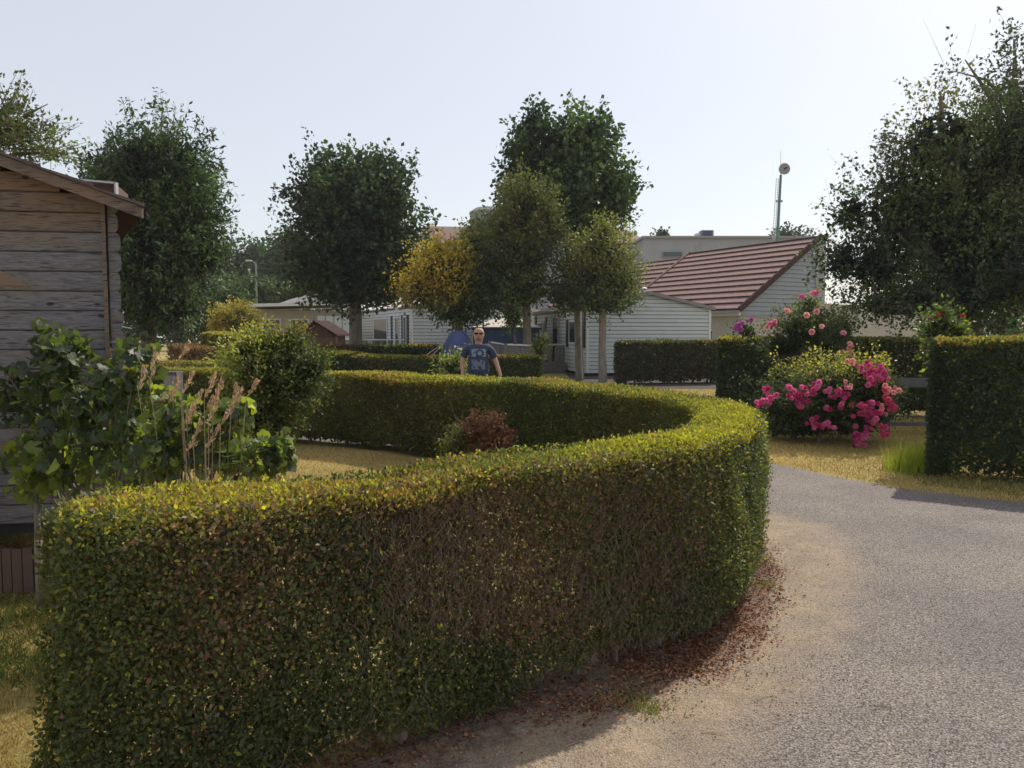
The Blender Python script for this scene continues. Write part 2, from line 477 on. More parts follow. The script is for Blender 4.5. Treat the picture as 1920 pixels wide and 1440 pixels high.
# ------------------------------------------------------------------ foliage generators
def leaf_arrays(P, A, N, Lg, W, tint, fold=.18):
    """folded lozenge leaves: two triangles each. P base points, A long axis, N face normal"""
    n = len(P)
    A = unit(A)
    B = unit(np.cross(N, A))
    N2 = np.cross(A, B)
    Lg = np.broadcast_to(Lg, (n,))[:, None]; W = np.broadcast_to(W, (n,))[:, None]
    V = np.empty((n, 4, 3))
    V[:, 0] = P
    V[:, 1] = P + A * Lg * .46 + B * W * .5 + N2 * W * fold
    V[:, 2] = P + A * Lg
    V[:, 3] = P + A * Lg * .46 - B * W * .5 + N2 * W * fold
    i = (np.arange(n) * 4)[:, None]
    T = np.concatenate([i + np.array([0, 1, 2]), i + np.array([0, 2, 3])])
    return V.reshape(-1, 3), T, np.repeat(tint, 4, axis=0)

def rand_dir(n):
    return unit(RNG.normal(size=(n, 3)))

def mixc(a, b, t):
    t = np.asarray(t)[:, None]
    return np.asarray(a) * (1 - t) + np.asarray(b) * t

def jitter(c, amt=.25):
    return np.clip(c * (1 + RNG.normal(size=(len(c), 1)) * amt) * (1 + RNG.normal(size=c.shape) * amt * .25), .004, .9)

def sticks(name, P, Q, r, mat, parent, world=True, kind=None):
    """thin three-sided sticks from P to Q"""
    n = len(P)
    D = unit(Q - P)
    A = unit(np.cross(D, rand_dir(n)))
    B = np.cross(D, A)
    r = np.broadcast_to(r, (n,))[:, None]
    V = np.empty((n, 6, 3))
    for k in range(3):
        t = 2 * math.pi * k / 3
        o = (A * math.cos(t) + B * math.sin(t)) * r
        V[:, k] = P + o
        V[:, 3 + k] = Q + o * .5
    i = (np.arange(n) * 6)[:, None]
    T = np.concatenate([i + np.array(q) for q in ((0, 1, 4), (0, 4, 3), (1, 2, 5), (1, 5, 4), (2, 0, 3), (2, 3, 5))])
    return np_mesh(name, V.reshape(-1, 3), T, mat, parent, world=world, kind=kind)

def spline(pts, n):
    pts = np.asarray(pts, float)
    p = np.vstack([2 * pts[0] - pts[1], pts, 2 * pts[-1] - pts[-2]])
    out = []
    m = len(pts) - 1
    per = max(2, n // m)
    for i in range(m):
        p0, p1, p2, p3 = p[i:i + 4]
        for t in np.linspace(0, 1, per, endpoint=False):
            out.append(.5 * (2 * p1 + (p2 - p0) * t + (2 * p0 - 5 * p1 + 4 * p2 - p3) * t * t + (3 * p1 - p0 - 3 * p2 + p3) * t ** 3))
    out.append(pts[-1])
    return np.array(out)

G_DARK, G_MID, G_FRESH = np.array((.072, .086, .036)), np.array((.118, .136, .045)), np.array((.36, .33, .045))
C_BROWN, C_ORANGE, C_RED = np.array((.195, .142, .088)), np.array((.34, .20, .07)), np.array((.22, .08, .04))

def hedge(name, label, outer, width, h, leaf, dens, group=None, top_fresh=.6, brown=.1, base_gap=.06, near=False,
          trunk_step=.3, closed_ends=True, top_dens=None, shell=.05, n_spl=160, z_noise=.02, brown_fn=None, leaf_fn=None, faces='oti', tones=None, widen=None):
    """outer: xy points of the outer top edge; the body lies to the left of the direction of travel"""
    base = np.asarray(outer, float)
    C = spline(base, n_spl)
    seg = np.linalg.norm(np.diff(C, axis=0), axis=1)
    Ls = np.concatenate([[0], np.cumsum(seg)]); LT = Ls[-1]
    Tn = unit(np.gradient(C, axis=0)); Nl = np.stack([-Tn[:, 1], Tn[:, 0]], 1)
    wv = np.interp(Ls / LT, np.linspace(0, 1, len(width)), width) if hasattr(width, '__len__') else np.full(len(Ls), width)
    hv = np.interp(Ls / LT, np.linspace(0, 1, len(h)), h) if hasattr(h, '__len__') else np.full(len(Ls), h)
    def frame(s):
        c = np.stack([np.interp(s, Ls, C[:, 0]), np.interp(s, Ls, C[:, 1])], 1)
        t = unit(np.stack([np.interp(s, Ls, Tn[:, 0]), np.interp(s, Ls, Tn[:, 1])], 1))
        return c, np.stack([-t[:, 1], t[:, 0]], 1), np.interp(s, Ls, wv), np.interp(s, Ls, hv)
    root = thing(name, label, 'hedge', (C[len(C) // 2][0], C[len(C) // 2][1], 0), 0, group)
    Ps, As, Ns, Sz, Ti, Tp = [], [], [], [], [], []
    G1, G2, G3 = tones or (G_DARK, G_MID, G_FRESH)
    def dfn(s):
        return dens * (leaf_fn(s / LT) ** -2 if leaf_fn else 1.0)
    def pick(nmax, w=None):
        s = RNG.uniform(0, LT, nmax)
        if leaf_fn:
            keep = RNG.uniform(size=nmax) < (1.0 / leaf_fn(s / LT) ** 1.6)
            s = s[keep]
        return s
    def face(side, n):
        s = pick(n)
        n = len(s)
        c, nn, w, hh = frame(s)
        z = base_gap * .6 + RNG.uniform(0, 1, n) * (hh - base_gap * .6)
        p3 = np.column_stack([c, z])
        bulge = .035 * noise(p3, 3.0, 3) + .012 * noise(p3, 14, 5)
        dep = np.abs(RNG.normal(0, shell, n))
        rag = RNG.uniform(size=n) < .05
        dep[rag] = -RNG.uniform(.0, .035, rag.sum())
        # the clipped bottom edge draws in a little
        wd = (widen(s / LT) if widen else 0.0) * (1 - z / hh)
        off = dep - bulge - wd + .10 * sm(.30 - z, 0, .3)
        if side == 'o':
            xy = c + nn * off[:, None]; out = -nn
        else:
            xy = c + nn * (w - off)[:, None]; out = nn
        P = np.column_stack([xy, z])
        keep = RNG.uniform(size=n) < sm(z + .07 * noise(p3, 7, 8), base_gap * .55, base_gap * 2.4)
        keep &= RNG.uniform(size=n) < (.55 + .45 * sm(noise(p3, 9, 21), -.9, .1))
        O3 = np.column_stack([out, np.zeros(n)])
        A = unit(O3 * .35 + np.array([0, 0, .35]) + rand_dir(n) * .85)
        N = unit(O3 * 1.0 + np.array([0, 0, .5]) + rand_dir(n) * .65)
        g = mixc(G1, G2, np.clip(.5 + .5 * noise(p3, 4, 9), 0, 1))
        bm = np.clip(brown * 1.0 + .22 * noise(p3, 2.2, 13), 0, 1)
        if brown_fn is not None and side == 'o':
            bm = np.clip(brown_fn(s / LT, z / hh, p3), 0, 1)
        isb = RNG.uniform(size=n) < bm
        g[isb] = mixc(C_BROWN, C_RED * .8, RNG.uniform(0, .6, isb.sum()))
        fr = RNG.uniform(size=n) < .05 + .22 * sm(z / hh, .86, 1.0)
        g[fr] = G3 * RNG.uniform(.6, 1.1, (fr.sum(), 1))
        keep &= ~(isb & (RNG.uniform(size=n) < .45))
        return P[keep], A[keep], N[keep], g[keep], s[keep], np.zeros(keep.sum())
    def top(n):
        s = pick(n); n = len(s)
        c, nn, w, hh = frame(s)
        q = RNG.uniform(-.02, 1.02, n)
        p3 = np.column_stack([c + nn * (q * w)[:, None], hh])
        z = hh - np.abs(RNG.normal(0, .025, n)) + z_noise * noise(p3, 3, 15) + .008 * noise(p3, 13, 17) - .03 * (np.abs(q - .5) * 2) ** 6
        sp = RNG.uniform(size=n) < .04
        z[sp] += RNG.uniform(0, .03, sp.sum())
        P = p3.copy(); P[:, 2] = z
        A = unit(np.array([0, 0, .9]) + rand_dir(n) * .8)
        N = unit(np.array([0, 0, .4]) + rand_dir(n))
        t = np.clip(top_fresh + .5 * noise(p3, 2.5, 19), 0, 1)
        g = mixc(G2, G3, t * RNG.uniform(.4, 1, n))
        o = RNG.uniform(size=n) < np.clip(.24 + .3 * noise(p3, 1.7, 23), .03, .8)
        g[o] = mixc(C_ORANGE, C_BROWN, RNG.uniform(0, .8, o.sum()))
        return P, A, N, g, s, np.ones(n)
    def core(n):
        s = RNG.uniform(0, LT, n); c, nn, w, hh = frame(s)
        q = RNG.uniform(.2, .8, n); z = RNG.uniform(base_gap * 1.6, 1, n) * (hh - .06)
        z = np.maximum(z, base_gap * 1.4)
        P = np.column_stack([c + nn * (q * w)[:, None], z])
        if near:
            s = s[(k_ := RNG.uniform(size=n) > .85 * sm(noise(P, 3.5, 97), .1, .6) * sm(P[:, 2], .2, .35))]; P = P[k_]; n = len(P)
        g = np.repeat(((G1 * .8 + C_BROWN * .3)[None]), n, 0)
        return P, rand_dir(n), rand_dir(n), g, s, np.full(n, 2.0)
    chunks = []
    hm = float(np.mean(hv)); wm = float(np.mean(wv))
    if 'o' in faces: chunks.append(face('o', int(LT * hm * dens)))
    if 'i' in faces: chunks.append(face('i', int(LT * hm * dens * .8)))
    chunks.append(top(int(LT * wm * (top_dens or dens * .9))))
    chunks.append(core(int(LT * wm * hm * dens * .35)))
    if closed_ends:
        for e, sgn in ((0, -1), (-1, 1)):
            n = int(wv[e] * hv[e] * dens * 1.1)
            q = RNG.uniform(-.02, 1.02, n); z = RNG.uniform(base_gap * .8, hv[e], n)
            off = np.abs(RNG.normal(0, shell, n)) - .03 - ((.10 * (1 - z / hv[e]) + .02 * noise(np.column_stack([z, q, q]), 9, 66)) if near else 0)
            xy = C[e] + Nl[e] * (q * wv[e])[:, None] - sgn * Tn[e] * off[:, None]
            P = np.column_stack([xy, z]); O3 = np.array([sgn * Tn[e][0], sgn * Tn[e][1], 0])
            g = mixc(G1, G2, np.clip(.5 + .5 * noise(P, 4, 9), 0, 1))
            isb = RNG.uniform(size=n) < brown * 1.2
            g[isb] = C_BROWN
            chunks.append((P, unit(O3 * .3 + rand_dir(n) * .8 + np.array([0, 0, .3])), unit(O3 + rand_dir(n) * .6), g, np.full(n, 0 if e == 0 else LT), np.zeros(n)))
    P = np.concatenate([c[0] for c in chunks]); A = np.concatenate([c[1] for c in chunks]); N = np.concatenate([c[2] for c in chunks])
    g = np.concatenate([c[3] for c in chunks]); s = np.concatenate([c[4] for c in chunks]); kd = np.concatenate([c[5] for c in chunks])
    n = len(P)
    L_ = leaf * RNG.uniform(.65, 1.35, n)
    if leaf_fn: L_ = L_ * leaf_fn(s / LT)
    L_[kd == 2] *= 1.8
    g = jitter(g, .22)
    single = np.zeros(n, bool)
    if near:
        d = np.linalg.norm(P - np.array([0, 0, EYE]), axis=1)
        cand = np.where((kd < 2) & (P[:, 0] / np.maximum(P[:, 1], .1) > -.68) & (kd == 0) & (d < np.quantile(d, .12)))[0]
        single[RNG.choice(cand, min(300, len(cand)), replace=False)] = True
    r = ~single
    V, T, Tt = leaf_arrays(P[r], A[r], N[r], L_[r], L_[r] * .58, g[r])
    np_mesh('foliage', V, T, M_LEAF, root, Tt, world=True, kind='stuff')
    if near:
        leaf_parts(root, P[single], A[single], N[single], L_[single] * 1.25, g[single], near_leaf_meshes())
    # twigs in the shell and stems at the foot
    nt_ = int(LT * hm * dens * (.16 if near else .03))
    s2 = RNG.uniform(0, LT, nt_); c, nn, w, hh = frame(s2)
    z0 = RNG.uniform(.1, .92, nt_) * hh
    if brown_fn is not None:
        kp = RNG.uniform(size=nt_) < .25 + 1.2 * brown_fn(s2 / LT, z0 / hh, np.column_stack([c, z0]))
        s2, c, nn, w, hh, z0 = s2[kp], c[kp], nn[kp], w[kp], hh[kp], z0[kp]; nt_ = len(s2)
    off = np.abs(RNG.normal(0, .05, nt_)) + .005
    side = RNG.uniform(size=nt_) < .75
    wd = (widen(s2 / LT) if widen else 0.0) * (1 - z0 / hh)
    q = np.where(side, off - wd, w - off)
    p = np.column_stack([c + nn * q[:, None], z0])
    d = unit(np.array([0, 0, 1.]) + rand_dir(nt_) * .75)
    ln = RNG.uniform(.03, .10, nt_)
    qn = p + d * ln[:, None]; qn[:, 2] = np.minimum(qn[:, 2], hh + .01)
    sticks('twigs', p, qn, RNG.uniform(.0007, .0017, nt_) * (1 if near else 2.4), M_TWIG, root, kind='stuff')
    k = 0
    for sv in np.arange(trunk_step * .5, LT, trunk_step):
        sv = min(LT - .02, sv + random.uniform(-.3, .3) * trunk_step)
        c, nn, w, hh = frame(np.array([sv]))
        if k < 44:
            b = np.array([*(c[0] + nn[0] * w[0] * random.uniform(.35, .6)), 0])
            mb = MB()
            x = b + np.array([random.uniform(-.05, .05), random.uniform(-.05, .05), hh[0] * .45])
            r0 = random.uniform(.012, .026)
            mb.tube([b - np.array([0, 0, .02]), (b + x) / 2 + np.array([random.uniform(-.02, .02), 0, 0]), x], [r0, r0 * .85, r0 * .6], 6)
            for _ in range(4):
                y = x + np.array([random.uniform(-.14, .14), random.uniform(-.14, .14), random.uniform(.05, .35) * hh[0]])
                s0 = b + (x - b) * random.uniform(.35, .95)
                mb.tube([s0, y], [r0 * .5, r0 * .2], 4)
            mb.build('stem', M_BARK, root, world=True)
            k += 1
    return root

_NLM = []
def near_leaf_meshes():
    """a small pointed oval leaf, a few tints"""
    if _NLM: return _NLM
    for i, c in enumerate([(.065, .105, .03), (.045, .08, .022), (.09, .14, .035), (.14, .085, .05), (.055, .09, .03), (.18, .2, .04)]):
        me = bpy.data.meshes.new('small_leaf')
        vs = [(0, 0, 0), (.25, .2, .06), (.6, .24, .07), (1, 0, -.03), (.6, -.24, .07), (.25, -.2, .06), (.5, 0, 0)]
        fs = [(0, 5, 6), (0, 6, 1), (1, 6, 2), (2, 6, 3), (6, 4, 3), (5, 4, 6)]
        me.from_pydata(vs, [], fs); me.materials.append(M_LEAF)
        a = me.color_attributes.new('tint', 'FLOAT_COLOR', 'POINT')
        a.data.foreach_set('color', np.tile(np.array(c + (1,), np.float32), len(vs)))
        _NLM.append(me)
    return _NLM

def leaf_parts(root, P, A, N, L_, g, meshes, name='leaf'):
    M = MT[root].inverted()
    tin = np.array([tuple(m.attributes['tint'].data[0].color)[:3] for m in meshes])
    for i in range(len(P)):
        me = meshes[int(np.argmin(((tin - g[i]) ** 2).sum(1) + RNG.uniform(0, .002, len(tin))))]
        o = bpy.data.objects.new(name, me)
        a = Vector(unit(A[i])); n = Vector(N[i]); b = n.cross(a).normalized(); n = a.cross(b)
        R = Matrix((a, b, n)).transposed().to_4x4()
        o.parent = root
        o.matrix_local = M @ Matrix.Translation(Vector(P[i])) @ R @ Matrix.Scale(float(L_[i]), 4)
        COL.objects.link(o)

def crown_sprays(ells, n_spray, per, leaf, dark, light, sun_tint=None, sun_w=0.0, spray_len=.55, inner=.3, up=.5, spread=.13, aspect=.5, ragged=.1, hang=0.0, core=.35):
    """leaves in sprays over a union of ellipsoids: returns arrays; ells = (centre, radii)"""
    C = np.array([e[0] for e in ells]); R = np.array([e[1] for e in ells])
    R = np.maximum(R - spray_len * .32, R * .62)
    vol = (R[:, 0] * R[:, 2]) ** 1.0
    idx = RNG.choice(len(C), n_spray, p=vol / vol.sum())
    d = rand_dir(n_spray)
    rr = np.where(RNG.uniform(size=n_spray) < inner, RNG.uniform(.15, .8, n_spray), RNG.uniform(.78, 1.0, n_spray))
    poke = RNG.uniform(size=n_spray) < ragged
    rr = np.where(poke, RNG.uniform(.98, 1.14, n_spray), rr)
    rr = np.where(poke & (RNG.uniform(size=n_spray) < .4), rr * 1.09, rr)
    P0 = C[idx] + d * R[idx] * rr[:, None] * (1 + .25 * noise(C[idx] + d * 2, 3.1, 31))[:, None]
    D = unit(unit(d * R[idx]) * .8 + np.array([0, 0, up]) + rand_dir(n_spray) * .45)
    L = spray_len * RNG.uniform(.5, 1.25, n_spray)
    tone = np.clip(.5 + .6 * noise(P0, 2.2, 33) + RNG.normal(0, .22, n_spray), 0, 1) ** 1.2
    base = mixc(dark, light, tone)
    if sun_tint is not None:  # second tint: turning leaves' own colour, plus sun painted on bush tops
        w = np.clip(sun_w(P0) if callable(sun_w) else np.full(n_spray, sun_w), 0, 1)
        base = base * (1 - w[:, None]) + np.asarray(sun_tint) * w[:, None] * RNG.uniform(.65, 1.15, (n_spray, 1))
    t = RNG.uniform(-.35, 1, (n_spray, per))
    P = P0[:, None] + D[:, None] * (t * L[:, None])[..., None] + RNG.normal(size=(n_spray, per, 3)) * spread * (1.05 - .6 * np.clip(t, 0, 1))[..., None]
    P = P.reshape(-1, 3)
    n = len(P)
    A = unit(np.repeat(D, per, 0) * .5 + rand_dir(n) * .9 + np.array([0, 0, -hang]))
    N = unit(np.array([0, 0, .8]) + rand_dir(n))
    g = jitter(np.repeat(base, per, 0), .22)
    Lf = leaf * RNG.uniform(.6, 1.35, n)
    # darker, larger leaves fill the inside
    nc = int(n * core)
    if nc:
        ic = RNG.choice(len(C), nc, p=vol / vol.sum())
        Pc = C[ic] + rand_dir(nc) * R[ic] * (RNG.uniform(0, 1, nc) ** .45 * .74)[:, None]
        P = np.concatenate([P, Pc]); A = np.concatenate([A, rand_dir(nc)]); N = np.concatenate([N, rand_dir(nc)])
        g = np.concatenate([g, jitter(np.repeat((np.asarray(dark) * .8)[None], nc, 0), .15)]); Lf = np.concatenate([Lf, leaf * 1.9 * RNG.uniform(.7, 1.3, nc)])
    tw = (P0 - D * .35 * L[:, None], P0 + D * L[:, None])
    return P, A, N, Lf, Lf * aspect, g, tw

def ell(px, py, d, rx, rz, ry=None):
    c = at(px, py, d)
    k = d / F
    return (c, np.array([rx * k, (ry if ry else rx * k * .9), rz * k]))

def tree(name, label, base, ells, n_spray, per, leaf, dark, light, trunk_r=.16, fork=.45, group=None, cat='tree', mat=None, bark=None, limbs=9, twig_r=.006, lean=(0, 0), bare=0, **kw):
    b = np.array([base[0], base[1], 0.0])
    root = thing(name, label, cat, b, 0, group)
    P, A, N, Lf, W, g, tw = crown_sprays(ells, n_spray, per, leaf, dark, light, **kw)
    ok = P[:, 2] > .12
    V, T, Tt = leaf_arrays(P[ok], A[ok], N[ok], Lf[ok], W[ok], g[ok])
    crown = np_mesh('crown', V, T, mat or M_TREELEAF, root, Tt, world=True)
    cc = np.array([e[0] for e in ells]).mean(0)
    top = max(e[0][2] + e[1][2] * .6 for e in ells)
    low = min(e[0][2] - e[1][2] for e in ells)
    mb = MB()
    fz = max(.3, low + (top - low) * fork * .3)
    f = np.array([b[0] + (cc[0] - b[0]) * .3 + lean[0], b[1] + (cc[1] - b[1]) * .3, fz])
    tp = np.array([cc[0], cc[1], top])
    mid = f + (tp - f) * .45 + np.array([random.uniform(-.1, .1), 0, 0])
    mb.tube([b - np.array([0, 0, .05]), b + np.array([0, 0, .12]), b + (f - b) * .5 + np.array([random.uniform(-.03, .03), 0, 0]), f, mid, tp],
            [trunk_r * 1.35, trunk_r * 1.08, trunk_r * .95, trunk_r * .85, trunk_r * .5, trunk_r * .12], 10)
    mb.build('trunk', bark or M_BARK, root, world=True, smooth=True)
    mb = MB()
    for i in range(limbs):
        e = ells[i % len(ells)]
        q = e[0] + unit(RNG.normal(size=3)) * e[1] * random.uniform(.3, .85)
        t0 = random.uniform(0, .75)
        s0 = f + (tp - f) * t0 * .8
        if q[2] < s0[2] + .1: q[2] = s0[2] + random.uniform(.1, .5)
        m_ = (s0 + q) / 2 + np.array([random.uniform(-.1, .1), random.uniform(-.1, .1), .12 * np.linalg.norm(q - s0)])
        r0 = trunk_r * (.5 - .35 * t0)
        mb.tube([s0, m_, q], [r0, r0 * .6, r0 * .15], 6)
    mb.build('limbs', bark or M_BARK, root, world=True, smooth=True)
    p, q = tw
    sticks('twigs', p, q, twig_r, M_TWIG, root, kind='stuff')
    if bare:
        e_i = RNG.integers(0, len(ells), bare)
        C = np.array([e[0] for e in ells])[e_i]; R = np.array([e[1] for e in ells])[e_i]
        d = unit(np.column_stack([RNG.normal(-.35, .5, bare), RNG.normal(-.1, .4, bare), RNG.uniform(.1, 1, bare)]))
        p = C + d * R * .85
        q = p + unit(d * .6 + np.array([0, 0, .8]) + rand_dir(bare) * .25) * RNG.uniform(.5, 1.15, (bare, 1))
        sticks('bare_twigs', p, q, twig_r * .8, M_TWIG, root, kind='stuff')
    return root

def grass(name, n, sampler, hgt, wid, tints, label=None, lean=.45, parent=None, clump=0.0, z0=0.0):
    P = sampler(n); n = len(P)
    P = np.column_stack([P[:, :2], np.full(n, z0)])
    A = unit(np.array([0, 0, 1.]) + RNG.normal(size=(n, 3)) * lean * np.array([1, 1, .3]))
    N = unit(RNG.normal(size=(n, 3)) * np.array([1, 1, .2]))
    t = np.clip(.5 + .55 * noise(P, .9, 41) + RNG.normal(0, .2, n), 0, 1)
    g = jitter(mixc(tints[0], tints[1], t), .2)
    if len(tints) > 2:
        k = RNG.uniform(size=n) < .15 + .25 * (noise(P, .5, 43) > .5)
        g[k] = np.asarray(tints[2]) * RNG.uniform(.6, 1.2, (k.sum(), 1))
    Lf = hgt * RNG.uniform(.4, 1.3, n)
    B = unit(np.cross(N, A))
    V = np.empty((n, 3, 3))
    V[:, 0] = P - B * wid * .5; V[:, 1] = P + B * wid * .5; V[:, 2] = P + A * Lf[:, None]
    T = np.arange(n * 3).reshape(-1, 3)
    o = np_mesh(name, V.reshape(-1, 3), T, M_GRASS, parent, np.repeat(g, 3, 0), kind='stuff', world=parent is not None)
    if label: props(o, label, 'grass')
    return o

def in_poly(P, poly):
    x, y = P[:, 0], P[:, 1]
    poly = np.asarray(poly); inside = np.zeros(len(P), bool)
    j = len(poly) - 1
    for i in range(len(poly)):
        xi, yi = poly[i]; xj, yj = poly[j]
        c = ((yi > y) != (yj > y)) & (x < (xj - xi) * (y - yi) / (yj - yi + 1e-12) + xi)
        inside ^= c
        j = i
    return inside

# ------------------------------------------------------------------ ground and road
g = MB()
gr = 300.0
g.add([(gr * math.cos(a), gr * math.sin(a), 0) for a in np.linspace(0, 2 * math.pi, 48, endpoint=False)], [tuple(range(48))])
props(g.build('ground', M_GROUND), 'dry yellow mown grass ground between the hedges', None, None, 'structure')

HZ = [1.06] * 12 + [1.05, 1.04, 1.03, 1.03, 1.03, 1.03, 1.03, 1.03]
OUT = [at_z(x, y, z_)[:2] for (x, y), z_ in zip( [(112, 956), (300, 950), (500, 937), (700, 915), (850, 892), (1000, 868), (1130, 852), (1250, 842), (1340, 828), (1396, 808),
                                      (1424, 786), (1412, 764), (1345, 745), (1200, 727), (1000, 712), (870, 705), (740, 700), (620, 697), (450, 692), (250, 687)], HZ)]
OUT = np.array(OUT)
OUTS = spline(OUT, 200)
_t = unit(np.gradient(OUTS, axis=0)); _in = OUTS + np.stack([-_t[:, 1], _t[:, 0]], 1) * .22
ROAD = [(-14, -5), (-1.5, -5), (-1.42, 2.2)] + [tuple(q) for q in _in[::4]] + [(-16, 15.5), (-16, 20.5), (-6, 17.5), (-1, 15.2), (1.2, 13.2), (2.4, 11.2), (3.05, 9.6), (3.5, 8.85), (3.75, 8.25), (3.95, 7.75), (4.73, 7.2), (12, 5.0), (30, -1), (30, -5)]
def road_sheet():
    Vs, Qs, base = [], [], 0
    vmap = {}
    def cells(x0, x1, y0, y1, st):
        xs = np.arange(x0, x1, st); ys = np.arange(y0, y1, st)
        X, Y = np.meshgrid(xs, ys)
        c = np.column_stack([X.ravel() + st / 2, Y.ravel() + st / 2])
        jit = np.column_stack([noise(np.column_stack([c, c[:, :1] * 0]), 2.5, 61), noise(np.column_stack([c, c[:, :1] * 0]), 2.5, 62)]) * .06
        return c[in_poly(c + jit, ROAD)], st
    for x0, x1, y0, y1, st in ((-3.2, 6.8, 0, 10, .05), (-16, -3.2, -5, 20.8, .4), (6.8, 30, -5, 20.8, .4), (-3.2, 6.8, -5, 0, .4), (-3.2, 6.8, 10, 20.8, .1)):
        cs, st = cells(x0, x1, y0, y1, st)
        h = st / 2
        q = np.stack([cs + (-h, -h), cs + (h, -h), cs + (h, h), cs + (-h, h)], 1)
        Vs.append(q.reshape(-1, 2)); Qs.append(np.arange(len(cs) * 4).reshape(-1, 4) + base); base += len(cs) * 4
    V = np.concatenate(Vs); Q = np.concatenate(Qs)
    P = np.column_stack([V, np.full(len(V), .004)])
    # distance to the outer edge of the near half of the hedge
    near = OUTS[: int(len(OUTS) * .62)]
    D = np.full(len(V), 9.0)
    for a in range(0, len(V), 20000):
        D[a:a + 20000] = np.sqrt(((V[a:a + 20000, None] - near[None]) ** 2).sum(-1).min(1))
    nz = noise(P, 1.6, 71) * .13
    sand = (1.0 - sm(D + nz, .2, 1.02)) * .75
    # a tongue of sand spreads onto the asphalt at the bend
    blob = np.sqrt(((V - np.array([1.62, 4.35])) ** 2 / np.array([.42, .62]) ** 2).sum(1))
    sand = np.maximum(sand, (1 - sm(blob + nz * 1.6, .3, 1.5)) * .68)
    blob = np.sqrt(((V - np.array([.55, 2.7])) ** 2 / np.array([.6, .3]) ** 2).sum(1))
    sand = np.maximum(sand, (1 - sm(blob + nz, .3, 1.5)) * .5)
    far = V[:, 1] > 6.3
    sand[far] *= 1 - .7 * sm(V[far][:, 1], 6.3, 7.5)
    hum = (1.0 - sm(D - .02, .02, .38)) * .62
    tint = np.column_stack([sand, hum, sand * 0])
    return np_mesh('road', P, Q, M_ROAD, None, tint, kind='structure')
road = road_sheet()
props(road, 'worn grey asphalt lane with pale sand drifting in from the hedge')

# thin summer haze in the air over the whole site
hm_ = bpy.data.materials.new('haze'); hm_.use_nodes = True
hn = hm_.node_tree; hn.nodes.remove(hn.nodes['Principled BSDF'])
pv = hn.nodes.new('ShaderNodeVolumePrincipled'); pv.inputs['Density'].default_value = .00045; pv.inputs['Color'].default_value = (.86, .93, 1, 1); pv.inputs['Anisotropy'].default_value = .2
hn.links.new(pv.outputs['Volume'], hn.nodes['Material Output'].inputs['Volume'])
hz_ = MB().box(-310, 310, -310, 310, -1, 17).build('haze', hm_, None, kind='stuff')
props(hz_, 'thin pale summer haze over the whole place', 'haze')
S.cycles.volume_bounces = 1

# ------------------------------------------------------------------ the curved hedge
def lf_near(u):
    return 1.0 + .75 * sm(np.asarray(u), .30, .55)
def brown_near(u, zr, p3):
    m = sm(u, .006, .03) * (1 - sm(u, .11, .20)) * sm(zr + .12 * noise(p3, 2.6, 53), .24, .55) * (.80 + .28 * noise(p3, 2.3, 51))
    return m * .9 + .07 + .08 * noise(p3, 5, 52)
def widen_near(u):
    return .10 * (1 - sm(np.asarray(u), .0, .05)) + .02
hedge('curved_hedge', 'long low clipped hedge curving round the bend, browning front face, nearest the camera', OUT,
      [.33, .36, .38, .40, .48, .64, .68, .62, .6, .6, .6], [1.06, 1.06, 1.06, 1.05, 1.04, 1.03, 1.03, 1.03, 1.03], .0185, 31000, near=True, brown_fn=brown_near, brown=.10, leaf_fn=lf_near,
      trunk_step=.28, base_gap=.05, top_fresh=.74, shell=.045, widen=widen_near)

# ------------------------------------------------------------------ other hedges
def line(*pts): return [np.array(p[:2]) for p in pts]
c0 = at_z(1718, 640, 1.5); c0 = np.array([4.50, 8.55])
hedge('tall_hedge', 'tall dark green clipped hedge at the right edge, beside the road', line((4.64, 8.46), (5.5, 7.9), (6.8, 7.2), (8.8, 6.4)), .9, 1.53, .042, 7000,
      brown=.02, top_fresh=.75, trunk_step=.6, base_gap=.03, widen=lambda u: -.10 + .1 * sm(u, 0, .2), tones=(np.array((.042, .062, .032)), np.array((.062, .09, .042)), G_FRESH * .75), faces='ot')
hedge('side_hedge', 'tall hedge behind the big pink rose bush, with a pale rose growing over it', line((3.88, 14.4), (5.2, 13.9), (6.6, 13.6)), .9, 1.5, .055, 3600,
      brown=.02, top_fresh=.5, trunk_step=.6, tones=(np.array((.042, .062, .032)), np.array((.062, .09, .042)), G_FRESH))
hedge('middle_hedge', 'dark hedge in the gap between the pink rose bush and the tall hedge', line((6.2, 15.0), (8.2, 14.2), (9.6, 13.6)), .8, 1.48, .055, 5200,
      brown=.02, top_fresh=.5, trunk_step=.6, tones=(np.array((.038, .056, .03)), np.array((.055, .08, .04)), G_FRESH), faces='ot')
hedge('boxy_hedge', 'dark boxy hedge in front of the white clad end wall', line(at_z(1172, 722)[:2], at_z(1260, 722)[:2] + (0, .3), at_z(1360, 722)[:2] + (.1, .6)), .9, 1.32, .085, 1700,
      brown=.12, top_fresh=.15, trunk_step=.8, tones=(np.array((.045, .055, .032)), np.array((.06, .072, .042)), np.array((.08, .09, .04))))
hedge('low_hedge', 'long low hedge behind the walking man, running to the trunk', line(at(634, 672, 20.5)[:2], at(760, 672, 20)[:2], at(860, 674, 20)[:2], at(1014, 674, 20.5)[:2]), .7, .98, .06, 2600,
      brown=.05, top_fresh=.55, trunk_step=.8, tones=(np.array((.035, .058, .022)), np.array((.055, .085, .03)), G_FRESH * .7))
hedge('low_hedge', 'short dark hedge block just right of the leafy shrub', line(at(545, 655, 21)[:2], at(600, 655, 20.6)[:2], at(641, 655, 20.2)[:2]), .9, [1.22, 1.10, 1.05], .07, 2200,
      brown=.05, top_fresh=.5, trunk_step=.8, tones=(np.array((.030, .048, .022)), np.array((.045, .07, .03)), G_FRESH * .8))
